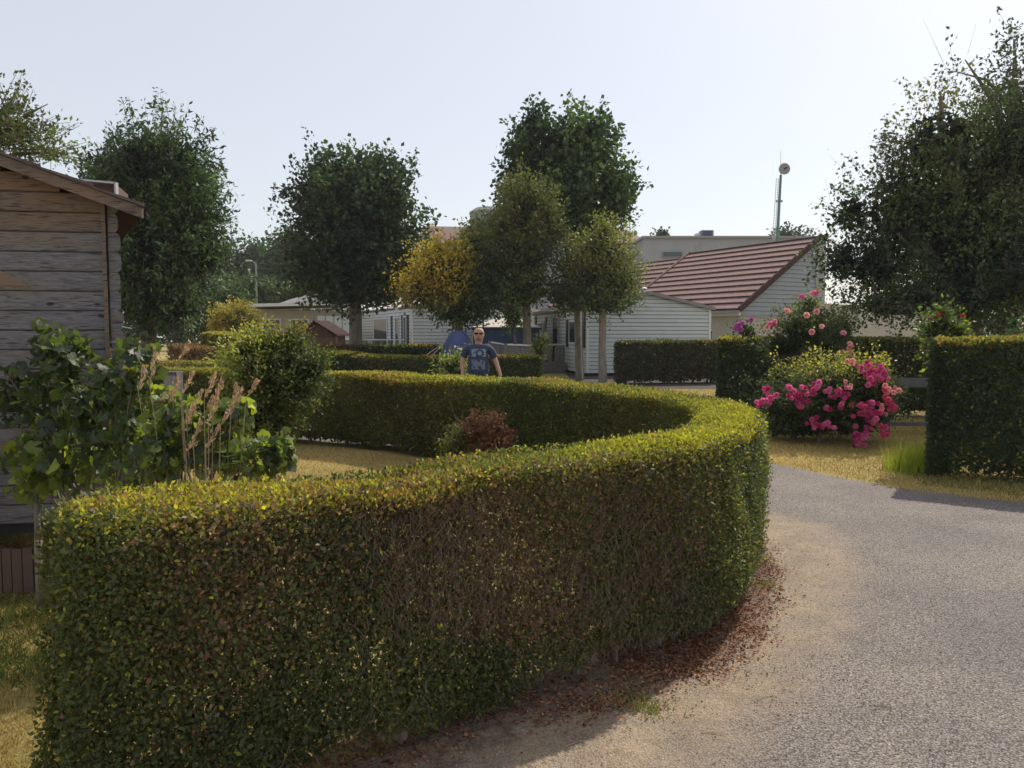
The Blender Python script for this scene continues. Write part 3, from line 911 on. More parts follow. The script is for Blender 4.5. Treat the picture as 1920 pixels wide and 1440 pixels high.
hedge('low_hedge', 'dark hedge under the blue grey deck railing, left of the blue tent', line(at(676, 650, 26)[:2], at(750, 650, 25.8)[:2], at(835, 650, 25.5)[:2]), .8, 1.16, .085, 1600,
      brown=.03, top_fresh=.3, trunk_step=.9, tones=(np.array((.024, .038, .02)), np.array((.036, .055, .025)), G_MID * 1.5))
hedge('low_hedge', 'brownish low hedge in front of the small brown shed', line(at(540, 645, 27)[:2], at(665, 645, 26.5)[:2]), .7, 1.15, .085, 1500,
      brown=.35, top_fresh=.2, trunk_step=.9, tones=(np.array((.05, .04, .03)), np.array((.06, .055, .035)), C_ORANGE * .8))
hedge('low_hedge', 'thin mossy hedge strip just behind the curved hedge, left of the leafy shrub', line(at(262, 681, 15)[:2], at(340, 681, 15)[:2], at(450, 681, 15.3)[:2]), .6, 1.02, .05, 2600,
      brown=.3, top_fresh=.25, trunk_step=.8)
hedge('low_hedge', 'reddish brown dying hedge in the gap left of the leafy shrub', line(at(316, 650, 18)[:2], at(360, 652, 18)[:2], at(412, 654, 18.4)[:2]), .9, [1.32, 1.28, 1.22], .06, 2300,
      brown=.85, top_fresh=.0, trunk_step=.8, tones=(np.array((.12, .075, .05)), np.array((.16, .10, .065)), np.array((.25, .16, .10))))
hedge('low_hedge', 'yellow topped hedge under the golden shrub', line(at(378, 628, 30)[:2], at(420, 628, 29.5)[:2], at(500, 632, 29)[:2]), .9, [1.6, 1.52, 1.42], .10, 1300,
      brown=.05, top_fresh=.9, trunk_step=1.0, tones=(np.array((.10, .10, .03)), np.array((.2, .18, .04)), np.array((.35, .32, .06))))

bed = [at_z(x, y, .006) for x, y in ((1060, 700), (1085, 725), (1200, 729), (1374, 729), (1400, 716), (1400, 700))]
MB().add([tuple(v) for v in bed], [tuple(range(6))[::-1]]).build('shaded_soil_bed', plain('shaded_soil', (.055, .043, .036), .95, .3, 6, .6), None, kind='structure')  # dark sheet: soil, its tone also painting the shade before the white home
bn = 26000
bx = RNG.uniform(-75, 75, bn); bh = 3.6 + 1.3 * noise(np.column_stack([bx, bx * 0, bx * 0]), .25, 88) + .6 * noise(np.column_stack([bx, bx * 0, bx * 0]), .9, 89)
BP = np.column_stack([bx, 92 + RNG.uniform(0, 3, bn) + .02 * bx, RNG.uniform(0, 1, bn) ** .8 * bh])
V_, T_, Tt_ = leaf_arrays(BP, rand_dir(bn), rand_dir(bn), .55 * RNG.uniform(.6, 1.3, bn), .4, jitter(mixc((.024, .04, .026), (.06, .085, .04), np.clip(.5 + .5 * noise(BP, .8, 90), 0, 1))))
props(np_mesh('tree_belt', V_, T_, M_TREELEAF, None, Tt_, kind='stuff'), 'low far off belt of dark trees closing the view', 'tree belt')

# ------------------------------------------------------------------ log shed
SHY = 4.90
shed = thing('log_shed', 'weathered grey log shed with plank ends showing at the left edge', 'shed', (-4.3, SHY + 1.5, 0))
pitch = .1225
xr = -2.575
zt0 = at(100, 975, SHY)[2]          # underside of the walls
slope = .372
eave = at(260, 407, SHY - .15)
def roof_under(x): return eave[2] + (eave[0] - x) * slope
nlog = 0
z = zt0
while z < 3.2:
    z1 = z + pitch - .0025
    # where the gable cuts the course
    xe = xr if z < roof_under(xr) - .05 else eave[0] - (z - eave[2] + .03) / slope
    if xe < -4.15: break
    xl = -5.9 if z < roof_under(xr) - .05 else -8.6 - xe
    y0 = SHY + random.uniform(-.002, .002)
    prof = [(y0 + .008, z), (y0, z + .007), (y0 - .003, z + pitch * .5), (y0, z1 - .007), (y0 + .008, z1), (y0 + .045, z1), (y0 + .045, z)]
    MB().prism(prof, 0, xl, xe).build('log', M_LOG if z < 2.15 else M_LOGWARM, shed, world=True)
    if z < roof_under(xr) - .02:
        # tail of the log beyond the corner, its end rounded off
        x0, x1 = xr + .028, xr + .095 + random.uniform(-.006, .008) + (zt0 + 1.5 - z) * .012
        m = .018
        outline = [(x0, z), (x1 - m, z), (x1, z + m), (x1 + .003, z + pitch * .5), (x1, z1 - m), (x1 - m, z1), (x0, z1)]
        o = MB().prism([(a, b) for a, b in outline], 1, y0 - .002, y0 + .045)
        o.build('log_end', M_LOG, shed, world=True)
        MB().box(xr + .002, xr + .026, y0 - .022 - random.uniform(0, .006), y0 + .04, z - pitch * .45, z + pitch * .52).build('cross_end', M_LOGWARM, shed, world=True)
        # side wall log
        MB().box(xr - .02, xr + .02, SHY + .05, SHY + 3.0, z - pitch * .45, z + pitch * .52).build('side_log', M_LOG, shed, world=True)
    z += pitch
MB().box(-5.9, xr - .01, SHY + .06, SHY + 3.0, .32, zt0 + .02).build('floor_frame', M_BLACK, shed, world=True)
MB().prism([(-5.9, zt0), (xr - .03, zt0), (xr - .03, 2.2), (-4.25, 2.86), (-5.9, 2.2)], 1, SHY + .05, SHY + .055).build('lining', M_BLACK, shed, world=True)
MB().prism([(-5.9, zt0), (xr - .03, zt0), (xr - .03, 2.2), (-4.25, 2.86), (-5.9, 2.2)], 1, SHY + 2.95, SHY + 3.0).build('rear_wall', M_LOG, shed, world=True)
for k in range(4):
    MB().box(-5.7 + k * 1.0, -5.6 + k * 1.0, SHY + .2, SHY + .35, 0, .33).build('footing', M_STONE, shed, world=True)
rx = -4.25
for side in (1, -1):
    def X(x): return x if side == 1 else 2 * rx - x
    e0, r0 = eave[0], rx
    zr = eave[2] + (e0 - rx) * slope
    a, b = .066, .10
    mb = MB()
    mb.hexa([(X(e0), SHY - .15, eave[2]), (X(e0), SHY - .125, eave[2]), (r0, SHY - .125, zr), (r0, SHY - .15, zr)],
            [(X(e0 + .006), SHY - .15, eave[2] + a), (X(e0 + .006), SHY - .125, eave[2] + a), (r0, SHY - .125, zr + a), (r0, SHY - .15, zr + a)])
    mb.build('bargeboard', M_LOGWARM, shed, world=True)
    mb = MB()
    mb.hexa([(X(e0 + .02), SHY - .12, eave[2] + a - .02), (X(e0 + .02), SHY + 3.15, eave[2] + a - .02), (r0, SHY + 3.15, zr + a - .02), (r0, SHY - .12, zr + a - .02)],
            [(X(e0 + .02), SHY - .12, eave[2] + a + .008), (X(e0 + .02), SHY + 3.15, eave[2] + a + .008), (r0, SHY + 3.15, zr + a + .008), (r0, SHY - .12, zr + a + .008)])
    mb.build('roof_deck', M_DKROOF, shed, world=True)
    # courses of felt shingles, each lapping the one below
    nrow = 7
    for k in range(nrow):
        t0, t1 = k / nrow, (k + 1) / nrow + .04
        xa, xb = e0 + .03 + (r0 - e0 - .03) * t0, e0 + (r0 - e0) * min(1.0, t1)
        za, zb = eave[2] + a + .010 + (e0 - xa) * slope, eave[2] + a + .010 + (e0 - xb) * slope
        th = .022 + .004 * (k % 2)
        MB().hexa([(X(xa), SHY - .17, za), (X(xa), SHY + 3.2, za), (X(xb), SHY + 3.2, zb - .004), (X(xb), SHY - .17, zb - .004)],
                  [(X(xa), SHY - .17, za + th), (X(xa), SHY + 3.2, za + th), (X(xb), SHY + 3.2, zb + .004), (X(xb), SHY - .17, zb + .004)]).build('shingle_course', M_FELT, shed, world=True)
# box shaped roof light with a pale metal rim
p0, p1 = at(152, 340, 5.15), at(219, 347, 5.15)
rl = MB().hexa([(p0[0], 5.15, p0[2] - .04), (p1[0], 5.15, p1[2] - .09), (p1[0] - .1, 5.5, p1[2] - .09), (p0[0] - .1, 5.5, p0[2] - .04)], [(p0[0], 5.15, p0[2]), (p1[0], 5.15, p1[2]), (p1[0] - .1, 5.5, p1[2]), (p0[0] - .1, 5.5, p0[2])]).build('roof_light', M_BROWNWOOD, shed, world=True)
mb = MB()
mb.beam((p0[0] - .03, 5.13, p0[2] + .008), (p1[0] + .006, 5.13, p1[2] + .008), .03, .012)
mb.beam((p1[0] + .006, 5.13, p1[2] + .012), (p1[0] + .006, 5.13, p1[2] - .10), .012, .03)
mb.build('rim', M_METAL, rl, world=True)
# bare wood where a splinter has come away
q = [at(0, 502, SHY - .005), at(14, 505, SHY - .005), at(60, 530, SHY - .005), at(72, 538, SHY - .005), at(0, 537, SHY - .005)]
MB().prism([(v[0], v[2]) for v in q], 1, SHY - .007, SHY - .001).build('bare_patch', plain('fresh_wood', (.20, .14, .10), .8, .2, 30, stretch=(1, 1, 8)), shed, world=True)
# gutter bracket
mb = MB(); b0 = at(228, 612, SHY); mb.beam(b0, at(246, 616, SHY), .006, .006); mb.beam(at(208, 641, SHY - .03), at(233, 641, SHY - .03), .006, .006); mb.beam(at(233, 641, SHY - .03), at(233, 656, SHY - .03), .006, .006)
mb.build('bracket', M_METAL, shed, world=True)

mb = MB()
pl = thing('leaning_plank', 'grey plank leaning at an angle against the log shed', 'plank', (-3.0, 4.7, 0))
MB().beam(at(-60, 866, 4.6), at(76, 806, 4.72), .02, .045).build('plank', M_LOGWARM, pl, world=True)
MB().beam(at(-60, 866, 4.62), np.array([at(-60, 866, 4.62)[0], 4.62, 0]), .04, .04).build('prop', M_LOGWARM, pl, world=True)

ed = thing('timber_edging', 'low edging of upright dark boards below the log shed', 'edging', (-2.9, 4.62, 0))
x = -4.2
while x < -2.2:
    w = .058 + random.uniform(-.004, .004)
    h = .285 + random.uniform(-.006, .006)
    MB().box(x, x + w, 4.62 + random.uniform(-.003, .003), 4.645, -.02, h).build('board', M_BROWNWOOD, ed, world=True)
    x += w + .006
MB().box(-4.2, -2.2, 4.65, 4.68, .0, .26).build('rail', M_BROWNWOOD, ed, world=True)

# ------------------------------------------------------------------ mobile homes and buildings
def siding(root, x0, x1, z0, z1, y, pitch, mat, axis='x', clip=None, name='siding_board', th=.024):
    """lapped boards in the local frame; on the y plane (axis x) or the x plane (axis y)"""
    z = z0
    while z < z1 - .03:
        a, b = (x0, x1) if clip is None else clip(z + pitch * .5)
        if b - a > .15:
            t = pitch * .84
            if axis == 'x':
                MB().prism([(y, z), (y - th, z), (y - .006, z + t), (y, z + t)], 0, a, b).build(name, mat, root)
            else:
                MB().add([(y, a, z), (y - th, a, z), (y - .006, a, z + t), (y, a, z + t),
                          (y, b, z), (y - th, b, z), (y - .006, b, z + t), (y, b, z + t)],
                         [(0, 1, 2, 3), (7, 6, 5, 4), (0, 4, 5, 1), (1, 5, 6, 2), (2, 6, 7, 3), (3, 7, 4, 0)]).build(name, mat, root)
        z += pitch

def window_x(root, y0, y1, z0, z1, x, frame=M_TRIM, pane=M_GLASS, t=.05, name='window'):
    """a window in a wall on the x plane, facing -x"""
    w = MB()
    w.box(x - .06, x - .026, y0, y0 + t, z0, z1).box(x - .06, x - .026, y1 - t, y1, z0, z1).box(x - .06, x - .026, y0 + t, y1 - t, z0, z0 + t).box(x - .06, x - .026, y0 + t, y1 - t, z1 - t, z1)
    o = w.build(name, frame, root)
    MB().box(x - .045, x - .03, y0 + t, y1 - t, z0 + t, z1 - t).build('pane', pane, o)
    return o

def shutter_x(root, y0, y1, z0, z1, x, mat=M_DARK):
    w = MB().box(x - .055, x - .027, y0, y1, z0, z1)
    n = 6
    for i in range(n):
        zz = z0 + (z1 - z0) * (i + .3) / n
        w.box(x - .065, x - .056, y0 + .05, y1 - .05, zz, zz + (z1 - z0) / n * .5)
    return w.build('shutter', mat, root)

def gable_home(root, W, L, z0, ze, zp, mat_wall, mat_roof, pitch=.146, over=.12, boards=True):
    """local frame: x across the near end wall, y back along the long side"""
    MB().prism([(.0, z0), (W, z0), (W, ze), (W / 2, zp), (0, ze)], 1, .0, L).build('body', M_UNDER, root)
    MB().box(.1, W - .1, .1, L - .1, 0, z0).build('skirt', M_BLACK, root)
    k = (zp - ze) / (W / 2)
    for s in (0, 1):
        def X(x): return x if s == 0 else W - x
        MB().hexa([(X(-over), -over, ze - over * k + .01), (X(-over), L + over, ze - over * k + .01), (W / 2, L + over, zp + .01), (W / 2, -over, zp + .01)],
                  [(X(-over), -over, ze - over * k + .06), (X(-over), L + over, ze - over * k + .06), (W / 2, L + over, zp + .06), (W / 2, -over, zp + .06)]).build('roof', mat_roof, root)
        MB().hexa([(X(-over - .01), -over - .035, ze - over * k - .07), (X(-over - .01), -over - .005, ze - over * k - .07), (W / 2, -over - .005, zp - .07), (W / 2, -over - .035, zp - .07)],
                  [(X(-over - .01), -over - .035, ze - over * k + .045), (X(-over - .01), -over - .005, ze - over * k + .045), (W / 2, -over - .005, zp + .045), (W / 2, -over - .035, zp + .045)]).build('verge_trim', M_GUTTER, root)
    if boards:
        def clip(z):
            if z < ze - .02: return (.05, W - .05)
            q = (z - ze) / k
            return (q + .03, W - q - .03)
        siding(root, 0, W, z0, zp - .08, -.001, pitch, mat_wall, 'x', clip)
        siding(root, .05, L, z0, ze - .1, -.001, pitch, mat_wall, 'y')
    MB().box(-.03, .06, -.035, -.003, z0, ze - .03).build('corner_trim', M_TRIM, root)
    MB().box(W - .06, W + .03, -.035, -.003, z0, ze - .03).build('corner_trim', M_TRIM, root)

# white home on the right
CR = at_z(1100, 705.5)
th = math.radians(12.2)
homeR = thing('mobile_home', 'white clad mobile home in the centre right, dark shutters on its long side', 'mobile home', (CR[0], CR[1], 0), th)
WR, LR = 4.95, 8.6
gable_home(homeR, WR, LR, .12, 2.58, 3.12, M_SIDING, M_DKROOF)
for a, b, z0, z1 in ((.12, .42, 1.55, 2.5), (.75, 1.0, 1.05, 2.15), (2.35, 2.65, 1.05, 2.15), (5.85, 6.15, 1.05, 2.15), (7.6, 7.95, 1.05, 2.4)):
    shutter_x(homeR, a, b, 1.05 if a < .5 else z0, z1, -.001)
window_x(homeR, 1.2, 2.2, 1.2, 2.1, -.001)
window_x(homeR, 3.8, 4.7, .5, 2.3, -.001, name='door')
window_x(homeR, 6.3, 7.4, 1.1, 2.1, -.001)
# fluted terrace canopy above the far windows
cn = MB()
n = 26
for i in range(n):
    y = 3.0 + i * .2
    cn.box(-1.05, -.07, y, y + .12, 2.56 + .02 * (i % 2), 2.62 + .02 * (i % 2))
cn.box(-1.05, -.07, 3.0, 8.3, 2.50, 2.56)
cn.build('canopy', M_PALEROOF, homeR)
# light on a bracket
MB().beam((-.2, 5.2, 2.3), (-.06, 5.2, 2.3), .03, .03).box(-.24, -.16, 5.16, 5.24, 2.0, 2.28).build('lantern', M_GUTTER, homeR)

def deck(root, x0, x1, y0, y1, zf, zr, side='x', step=.28, bw=.13):
    """raised deck with a railing of upright boards on its -x face and its near end"""
    MB().box(x0, x1, y0, y1, zf - .06, zf).build('floor', M_DECK, root)
    MB().box(x0 + .0, x0 + .04, y0, y1, .02, zf - .065).build('skirt_board', M_DECK, root)
    MB().box(x0 + .05, x1, y0, y0 + .04, .02, zf - .065).build('skirt_board', M_DECK, root)
    MB().box(x0 - .03, x0 + .08, y0 - .03, y1 + .03, zr - .05, zr).build('top_rail', M_TRIM, root)
    y = y0
    while y < y1:
        MB().box(x0, x0 + .03, y, y + bw, zf + .003, zr - .052).build('baluster', M_DECK, root)
        y += step
    x = x0 + .1
    while x < x1 - .05:
        MB().box(x, x + bw, y0 - .005, y0 + .03, zf + .003, zr - .052).build('baluster', M_DECK, root)
        x += step
    MB().box(x0 + .085, x1, y0 - .03, y0 + .06, zr - .05, zr).build('top_rail', M_TRIM, root)
    for (xx, yy) in ((x0, y0), (x0, y1), (x0, (y0 + y1) / 2)):
        MB().box(xx - .045, xx + .055, yy - .045, yy + .055, 0, zr - .055).build('post', M_DECK, root)
dk = thing('deck', 'grey timber deck with slatted railing beside the shuttered white home', 'deck', (CR[0], CR[1], 0), th)
deck(dk, -2.35, -.12, 2.4, 8.0, .42, 1.18)
mbp = thing('flower_pot', 'small pot of pink flowers on the railing of the grey deck', 'flower pot', tuple(MT[dk] @ Vector((-2.3, 3.0, 1.18))))
MB().tube([(0, 0, 0), (0, 0, .16)], [.07, .1], 10).build('pot', M_BLACK, mbp)

# left white home with the bay of windows
CL = at_z(789, 706); CL = at(772, 640, 33.0)
thl = math.radians(24)
homeL = thing('mobile_home', 'pale blue clad mobile home left of centre with tall dark windows', 'mobile home', (CL[0], CL[1], 0), thl)
gable_home(homeL, 4.2, 11.5, .2, 2.75, 3.2, plain('pale_blue_siding', (.58, .63, .68), .5, .05, 2), M_PALEROOF)
for a, b in ((.35, .6), (1.2, 1.45), (3.0, 3.25)):
    shutter_x(homeL, a, b, .95, 2.4, -.001)
window_x(homeL, .65, 1.15, 1.0, 2.35, -.001)
window_x(homeL, 1.9, 2.5, .9, 2.35, -.001)
window_x(homeL, 3.9, 6.5, .5, 2.35, -.001, name='door')
MB().hexa([(-.1, 1.6, 2.62), (-.1, 1.8, 2.62), (-.5, 1.8, 3.35), (-.5, 1.6, 3.35)], [(-.2, 1.6, 2.62), (-.2, 1.8, 2.62), (-.6, 1.8, 3.35), (-.6, 1.6, 3.35)]).build('gable_trim', M_TRIM, homeL)
dl = thing('deck', 'blue grey deck railing in front of the pale blue home', 'deck', (CL[0], CL[1], 0), thl)
deck(dl, -2.0, -.15, .6, 10.5, .5, 1.35, step=.34)

# long low home further left, behind the small brown shed
CB = at(662, 640, 38.0)
thb = math.radians(20)
homeB = thing('mobile_home', 'long beige home with a white edged flat roof, behind the small brown shed', 'mobile home', (CB[0], CB[1], 0), thb)
MB().box(-4.6, 0, 0, 5, .2, 2.7).build('body', M_CREAM, homeB)
MB().hexa([(-4.9, -.9, 2.82), (.3, -.6, 3.0), (.3, 5.2, 3.0), (-4.9, 5.2, 2.82)], [(-4.9, -.9, 2.95), (.3, -.6, 3.18), (.3, 5.2, 3.18), (-4.9, 5.2, 2.95)]).build('flat_roof', M_TRIM, homeB)
MB().prism([(-3.6, 3.0), (.3, 3.2), (-.9, 3.75), (-1.6, 3.72)], 1, .8, 4.8).build('roof', M_PALEROOF, homeB)
for x0, x1 in ((-4.3, -3.4), (-3.0, -2.1)):
    w = MB().box(x0, x1, -.05, -.003, 1.2, 2.3).build('window', M_TRIM, homeB)
    MB().box(x0 + .07, x1 - .07, -.06, -.052, 1.27, 2.23).build('pane', M_GLASS, w)
for k in range(4):
    MB().box(-1.7 + k * .4, -1.35 + k * .4, -.06, -.003, .8, 2.45).build('panel', M_TRIM, homeB)
MB().box(-6.6, -4.65, .5, 4, .1, 2.35).build('annex', plain('pink_wall', (.34, .25, .22), .8, .1, 2), homeB)

# small brown shed
p = at(590, 640, 29.5)
bs = thing('garden_shed', 'small dark brown shed with a shallow pitched roof', 'shed', (p[0], p[1], 0))
k = 29.5 / F
MB().prism([(-36 * k, 0), (34 * k, 0), (34 * k, at(0, 628, 29.5)[2]), (0, at(0, 603, 29.5)[2]), (-36 * k, at(0, 626, 29.5)[2])], 1, 0, 2.2).build('body', M_BROWNWOOD, bs)
for i in range(9):
    x = -35 * k + i * 7.6 * k
    top_ = at(0, 603, 29.5)[2] - abs(x + 3.5 * k) / (35 * k) * .5 - .04
    MB().box(x, x + 7.0 * k, -.03, -.002, .02, max(.5, top_)).build('board', M_BROWNWOOD, bs)
MB().hexa([(-44 * k, -.25, at(0, 626, 29.5)[2]), (0, -.25, at(0, 603, 29.5)[2]), (0, 2.4, at(0, 603, 29.5)[2]), (-44 * k, 2.4, at(0, 626, 29.5)[2])],
          [(-44 * k, -.25, at(0, 624, 29.5)[2]), (0, -.25, at(0, 600, 29.5)[2]), (0, 2.4, at(0, 600, 29.5)[2]), (-44 * k, 2.4, at(0, 624, 29.5)[2])]).build('roof', M_PALEROOF, bs)
MB().hexa([(0.001, -.25, at(0, 603, 29.5)[2]), (44 * k, -.25, at(0, 630, 29.5)[2]), (44 * k, 2.4, at(0, 630, 29.5)[2]), (0.001, 2.4, at(0, 603, 29.5)[2])],
          [(0.001, -.25, at(0, 600, 29.5)[2]), (44 * k, -.25, at(0, 627, 29.5)[2]), (44 * k, 2.4, at(0, 627, 29.5)[2]), (0.001, 2.4, at(0, 600, 29.5)[2])]).build('roof', M_DKROOF, bs)
# brown plank fence below it
fb = thing('plank_fence', 'low reddish brown plank fence under the small brown shed', 'fence', (at(590, 640, 28.3)[0], 28.3, 0))
zt, zb = at(0, 633, 28.3)[2], .3
for i in range(5):
    z0 = zb + (zt - zb) * i / 5
    MB().box(-44 * .0196, 40 * .0196, 0, .03, z0, z0 + (zt - zb) / 5 - .012).build('plank', plain('red_plank', (.17, .095, .075), .8, .15, 5) if i == 0 else bpy.data.materials['red_plank'], fb)
for x in (-.86, 0, .76):
    MB().box(x - .04, x + .04, .032, .1, 0, zt + .02).build('post', M_BROWNWOOD, fb)

# grey vertical board fence right of the man
fe = thing('board_fence', 'grey fence of upright boards with a pale rail, right of the man', 'fence', (0, 0, 0))
for (xa, ya, xb, yb, d) in ((918, 641, 948, 646, 24.5), (948, 646, 1004, 648, 24.2)):
    p0, p1 = at(xa, ya, d), at(xb, yb, d)
    n = max(3, int(np.linalg.norm(p1[:2] - p0[:2]) / .15))
    for i in range(n):
        a = p0 + (p1 - p0) * (i / n); b = p0 + (p1 - p0) * ((i + .9) / n)
        MB().hexa([(a[0], d, .02), (b[0], d, .02), (b[0], d + .03, .02), (a[0], d + .03, .02)], [(a[0], d, a[2] - .03), (b[0], d, b[2] - .03), (b[0], d + .03, b[2] - .03), (a[0], d + .03, a[2] - .03)]).build('board', M_DECK, fe)
    MB().beam(p0 + np.array([0, -.01, 0]), p1 + np.array([0, -.01, 0]), .08, .045).build('rail', M_TRIM, fe)
    MB().box(p0[0] - .05, p0[0] + .05, d - .06, d - .005, 0, p0[2] + .03).build('post', M_DECK, fe)

# gazebo with blue walls
gz = thing('gazebo', 'blue walled gazebo with a beige pyramid canopy behind the man', 'gazebo', (*at(950, 620, 33.0)[:2], 0))
r_, ze, zp = 1.42, at(0, 613, 31.6)[2], at(0, 589, 33)[2]
kx = .35
MB().add([(-r_, -r_, ze), (r_, -r_, ze), (r_, r_, ze), (-r_, r_, ze), (-kx, -kx, zp - .13), (kx, -kx, zp - .13), (kx, kx, zp - .13), (-kx, kx, zp - .13),
          (-r_, -r_, ze - .02), (r_, -r_, ze - .02), (r_, r_, ze - .02), (-r_, r_, ze - .02)],
         [(0, 1, 5, 4), (1, 2, 6, 5), (2, 3, 7, 6), (3, 0, 4, 7), (4, 5, 6, 7), (8, 11, 10, 9), (0, 8, 9, 1), (1, 9, 10, 2), (2, 10, 11, 3), (3, 11, 8, 0)]).build('canopy', M_BEIGE, gz)
MB().add([(-.42, -.42, zp - .10), (.42, -.42, zp - .10), (.42, .42, zp - .10), (-.42, .42, zp - .10), (0, 0, zp + .04)], [(0, 1, 4), (1, 2, 4), (2, 3, 4), (3, 0, 4), (3, 2, 1, 0)]).build('vent_cap', M_BEIGE, gz)
for s in (-1, 1):
    for t in (-1, 1):
        MB().box(s * (r_ - .03) - .02, s * (r_ - .03) + .02, t * (r_ - .03) - .02, t * (r_ - .03) + .02, 0, ze - .025).build('leg', M_METAL, gz)
mb = MB()
for i in range(14):
    x0 = -r_ + .06 + i * (2 * r_ - .12) / 14; x1 = x0 + (2 * r_ - .12) / 14
    ya, yb = (-r_ + .04, -r_ + .0) if i % 2 else (-r_ + .0, -r_ + .04)
    mb.hexa([(x0, ya, .05), (x1, yb, .05), (x1, yb + .015, .05), (x0, ya + .015, .05)], [(x0, ya, ze - .12), (x1, yb, ze - .12), (x1, yb + .015, ze - .12), (x0, ya + .015, ze - .12)])
mb.build('side_curtain', M_BLUE, gz)
MB().box(-r_, r_, -r_ - .02, -r_ - .005, ze - .13, ze - .03).build('valance', M_DARK, gz)
MB().box(-r_ + .005, -r_ + .02, -r_ + .05, r_ - .05, .05, ze - .05).build('side_curtain', M_BLUE, gz)
MB().box(r_ - .02, r_ - .005, -r_ + .05, r_ - .05, .05, ze - .05).build('side_curtain', M_BLUE, gz)

# blue tent
tn = thing('tent', 'dark blue dome tent pitched left of the man', 'tent', (*at(858, 660, 22.5)[:2], 0))
prof = [(at(x, y, 22.5)[0] - at(858, 660, 22.5)[0], at(x, y, 22.5)[2]) for x, y in ((822, 672), (832, 645), (843, 626), (856, 619), (872, 621), (884, 640), (892, 672))]
prof = [(prof[0][0] - .25, .0)] + prof + [(prof[-1][0] + .2, .0)]
vs, fs = [], []
for j, (yy, sc) in enumerate(((-.9, .55), (-.45, .92), (0, 1.0), (.5, .9), (1.0, .45))):
    for (x, z) in prof: vs.append((x * (.7 + .3 * sc), yy, z * sc))
m = len(prof)
for j in range(4):
    for i in range(m - 1):
        fs.append((j * m + i, j * m + i + 1, (j + 1) * m + i + 1, (j + 1) * m + i))
fs += [tuple(range(m)), tuple(range(4 * m, 5 * m))[::-1]]
MB().add(vs, fs).build('canopy', plain('tent_canvas', (.045, .06, .16), .6, .15, 3), tn, smooth=True)
o0 = at(858, 660, 22.5)
mb = MB()
for (x0, y0, x1, y1) in ((836, 640, 795, 669), (845, 632, 806, 670)):
    a = at(x0, y0, 22.4) - np.array([o0[0], o0[1], 0]); b = at_z(x1, y1 + 45); b = at(x1, y1, 21.6) - np.array([o0[0], o0[1], 0])
    b = a + (b - a) * (a[2] / max(.1, a[2] - b[2]))
    mb.beam(a, b, .018, .018)
mb.build('guy_ropes', M_ROPE, tn)

# ---- big house with the brown ribbed roof
E0 = at(1385, 578, 36.0); R0 = at(1530, 448, 38.6)
vx = (R0 - E0)[:2]; HW = float(np.linalg.norm(vx)); hang = math.atan2(vx[1], vx[0])
house = thing('house', 'large pale house with a steep ribbed brown roof behind the white home', 'house', (E0[0], E0[1], 0), hang)
ez, rz_ = E0[2], R0[2]
HL1, HL2 = 9.0, 9.5
kk = (rz_ - ez) / HW
MB().prism([(.12, 0), (HW, 0), (HW, rz_ - .12), (.12, ez - .05)], 1, .0, HL1).build('body', M_CREAM, house)
MB().prism([(.12, 0), (HW, 0), (HW, rz_ - .5), (.12, ez - .4)], 1, HL1 + .002, HL1 + HL2).build('body', M_CREAM, house)
MB().prism([(.14, ez - .30), (HW - .01, ez - .30), (HW - .01, rz_ - .2), (.14, ez - .06)], 1, -.004, -.001).build('lining', M_UNDER2, house)  # dark sheet, showing as painted shade in the gable board gaps
def clipH(z):
    return (max(.14, (z - ez) / kk + .14), HW + .02)
siding(house, 0, HW, ez - .30, rz_ - .22, -.005, .205, M_SIDING2, 'x', clipH)
MB().box(.1, HW + .03, -.05, -.003, ez - .38, ez - .31).build('band', M_GUTTER, house)
MB().box(-.02, .12, -.03, HL1 + HL2, ez - .34, ez - .08).build('fascia', M_TRIM, house)
MB().box(HW - .02, HW + .06, -.06, -.027, 0, rz_ - .1).build('downpipe', M_GUTTER, house)
def roof_rows(y0, y1, dz, rows):
    for r in range(rows):
        t0, t1 = r / rows, (r + 1) / rows
        xa, xb = -.18 + (HW + .18) * t0, -.18 + (HW + .18) * t1
        za, zb = ez + kk * xa + dz, ez + kk * xb + dz
        th_ = .11
        MB().hexa([(xa, y0, za - .02), (xa, y1, za - .02), (xb, y1, zb - .02), (xb, y0, zb - .02)],
                  [(xa - .0, y0, za + th_), (xa - .0, y1, za + th_), (xb, y1, zb + .03), (xb, y0, zb + .03)]).build('roof_course', M_ROOFROW, house)
        MB().hexa([(xa - .012, y0, za - .03), (xa - .012, y1, za - .03), (xa - .001, y1, za - .03), (xa - .001, y0, za - .03)],
                  [(xa - .012, y0, za + th_ * .93), (xa - .012, y1, za + th_ * .93), (xa - .001, y1, za + th_ * .93), (xa - .001, y0, za + th_ * .93)]).build('course_shade_strip', M_DKROOF, house)  # dark strip painting shade onto the riser of each course
roof_rows(-.25, HL1, .02, 12)
roof_rows(HL1 + .12, HL1 + HL2, -.22, 12)
def slope_beam(name, y, w, h, dz, mat):
    MB().beam((-.25, y, ez - .25 * kk + dz), (HW + .05, y, rz_ + .05 * kk + dz), w, h).build(name, mat, house)
slope_beam('verge', -.31, .10, .26, .10, M_DKROOF)
slope_beam('verge', HL1 + .06, .10, .16, .10, M_ROOFROW)
MB().box(HW - .05, HW + .12, -.3, HL1, rz_ + .0, rz_ + .12).build('ridge', M_DKROOF, house)
MB().box(HW - .05, HW + .12, HL1 + .12, HL1 + HL2, rz_ - .24, rz_ - .14).build('ridge', M_DKROOF, house)
MB().box(-.30, -.19, -.3, HL1, ez - .22, ez - .10).build('gutter', M_GUTTER, house)
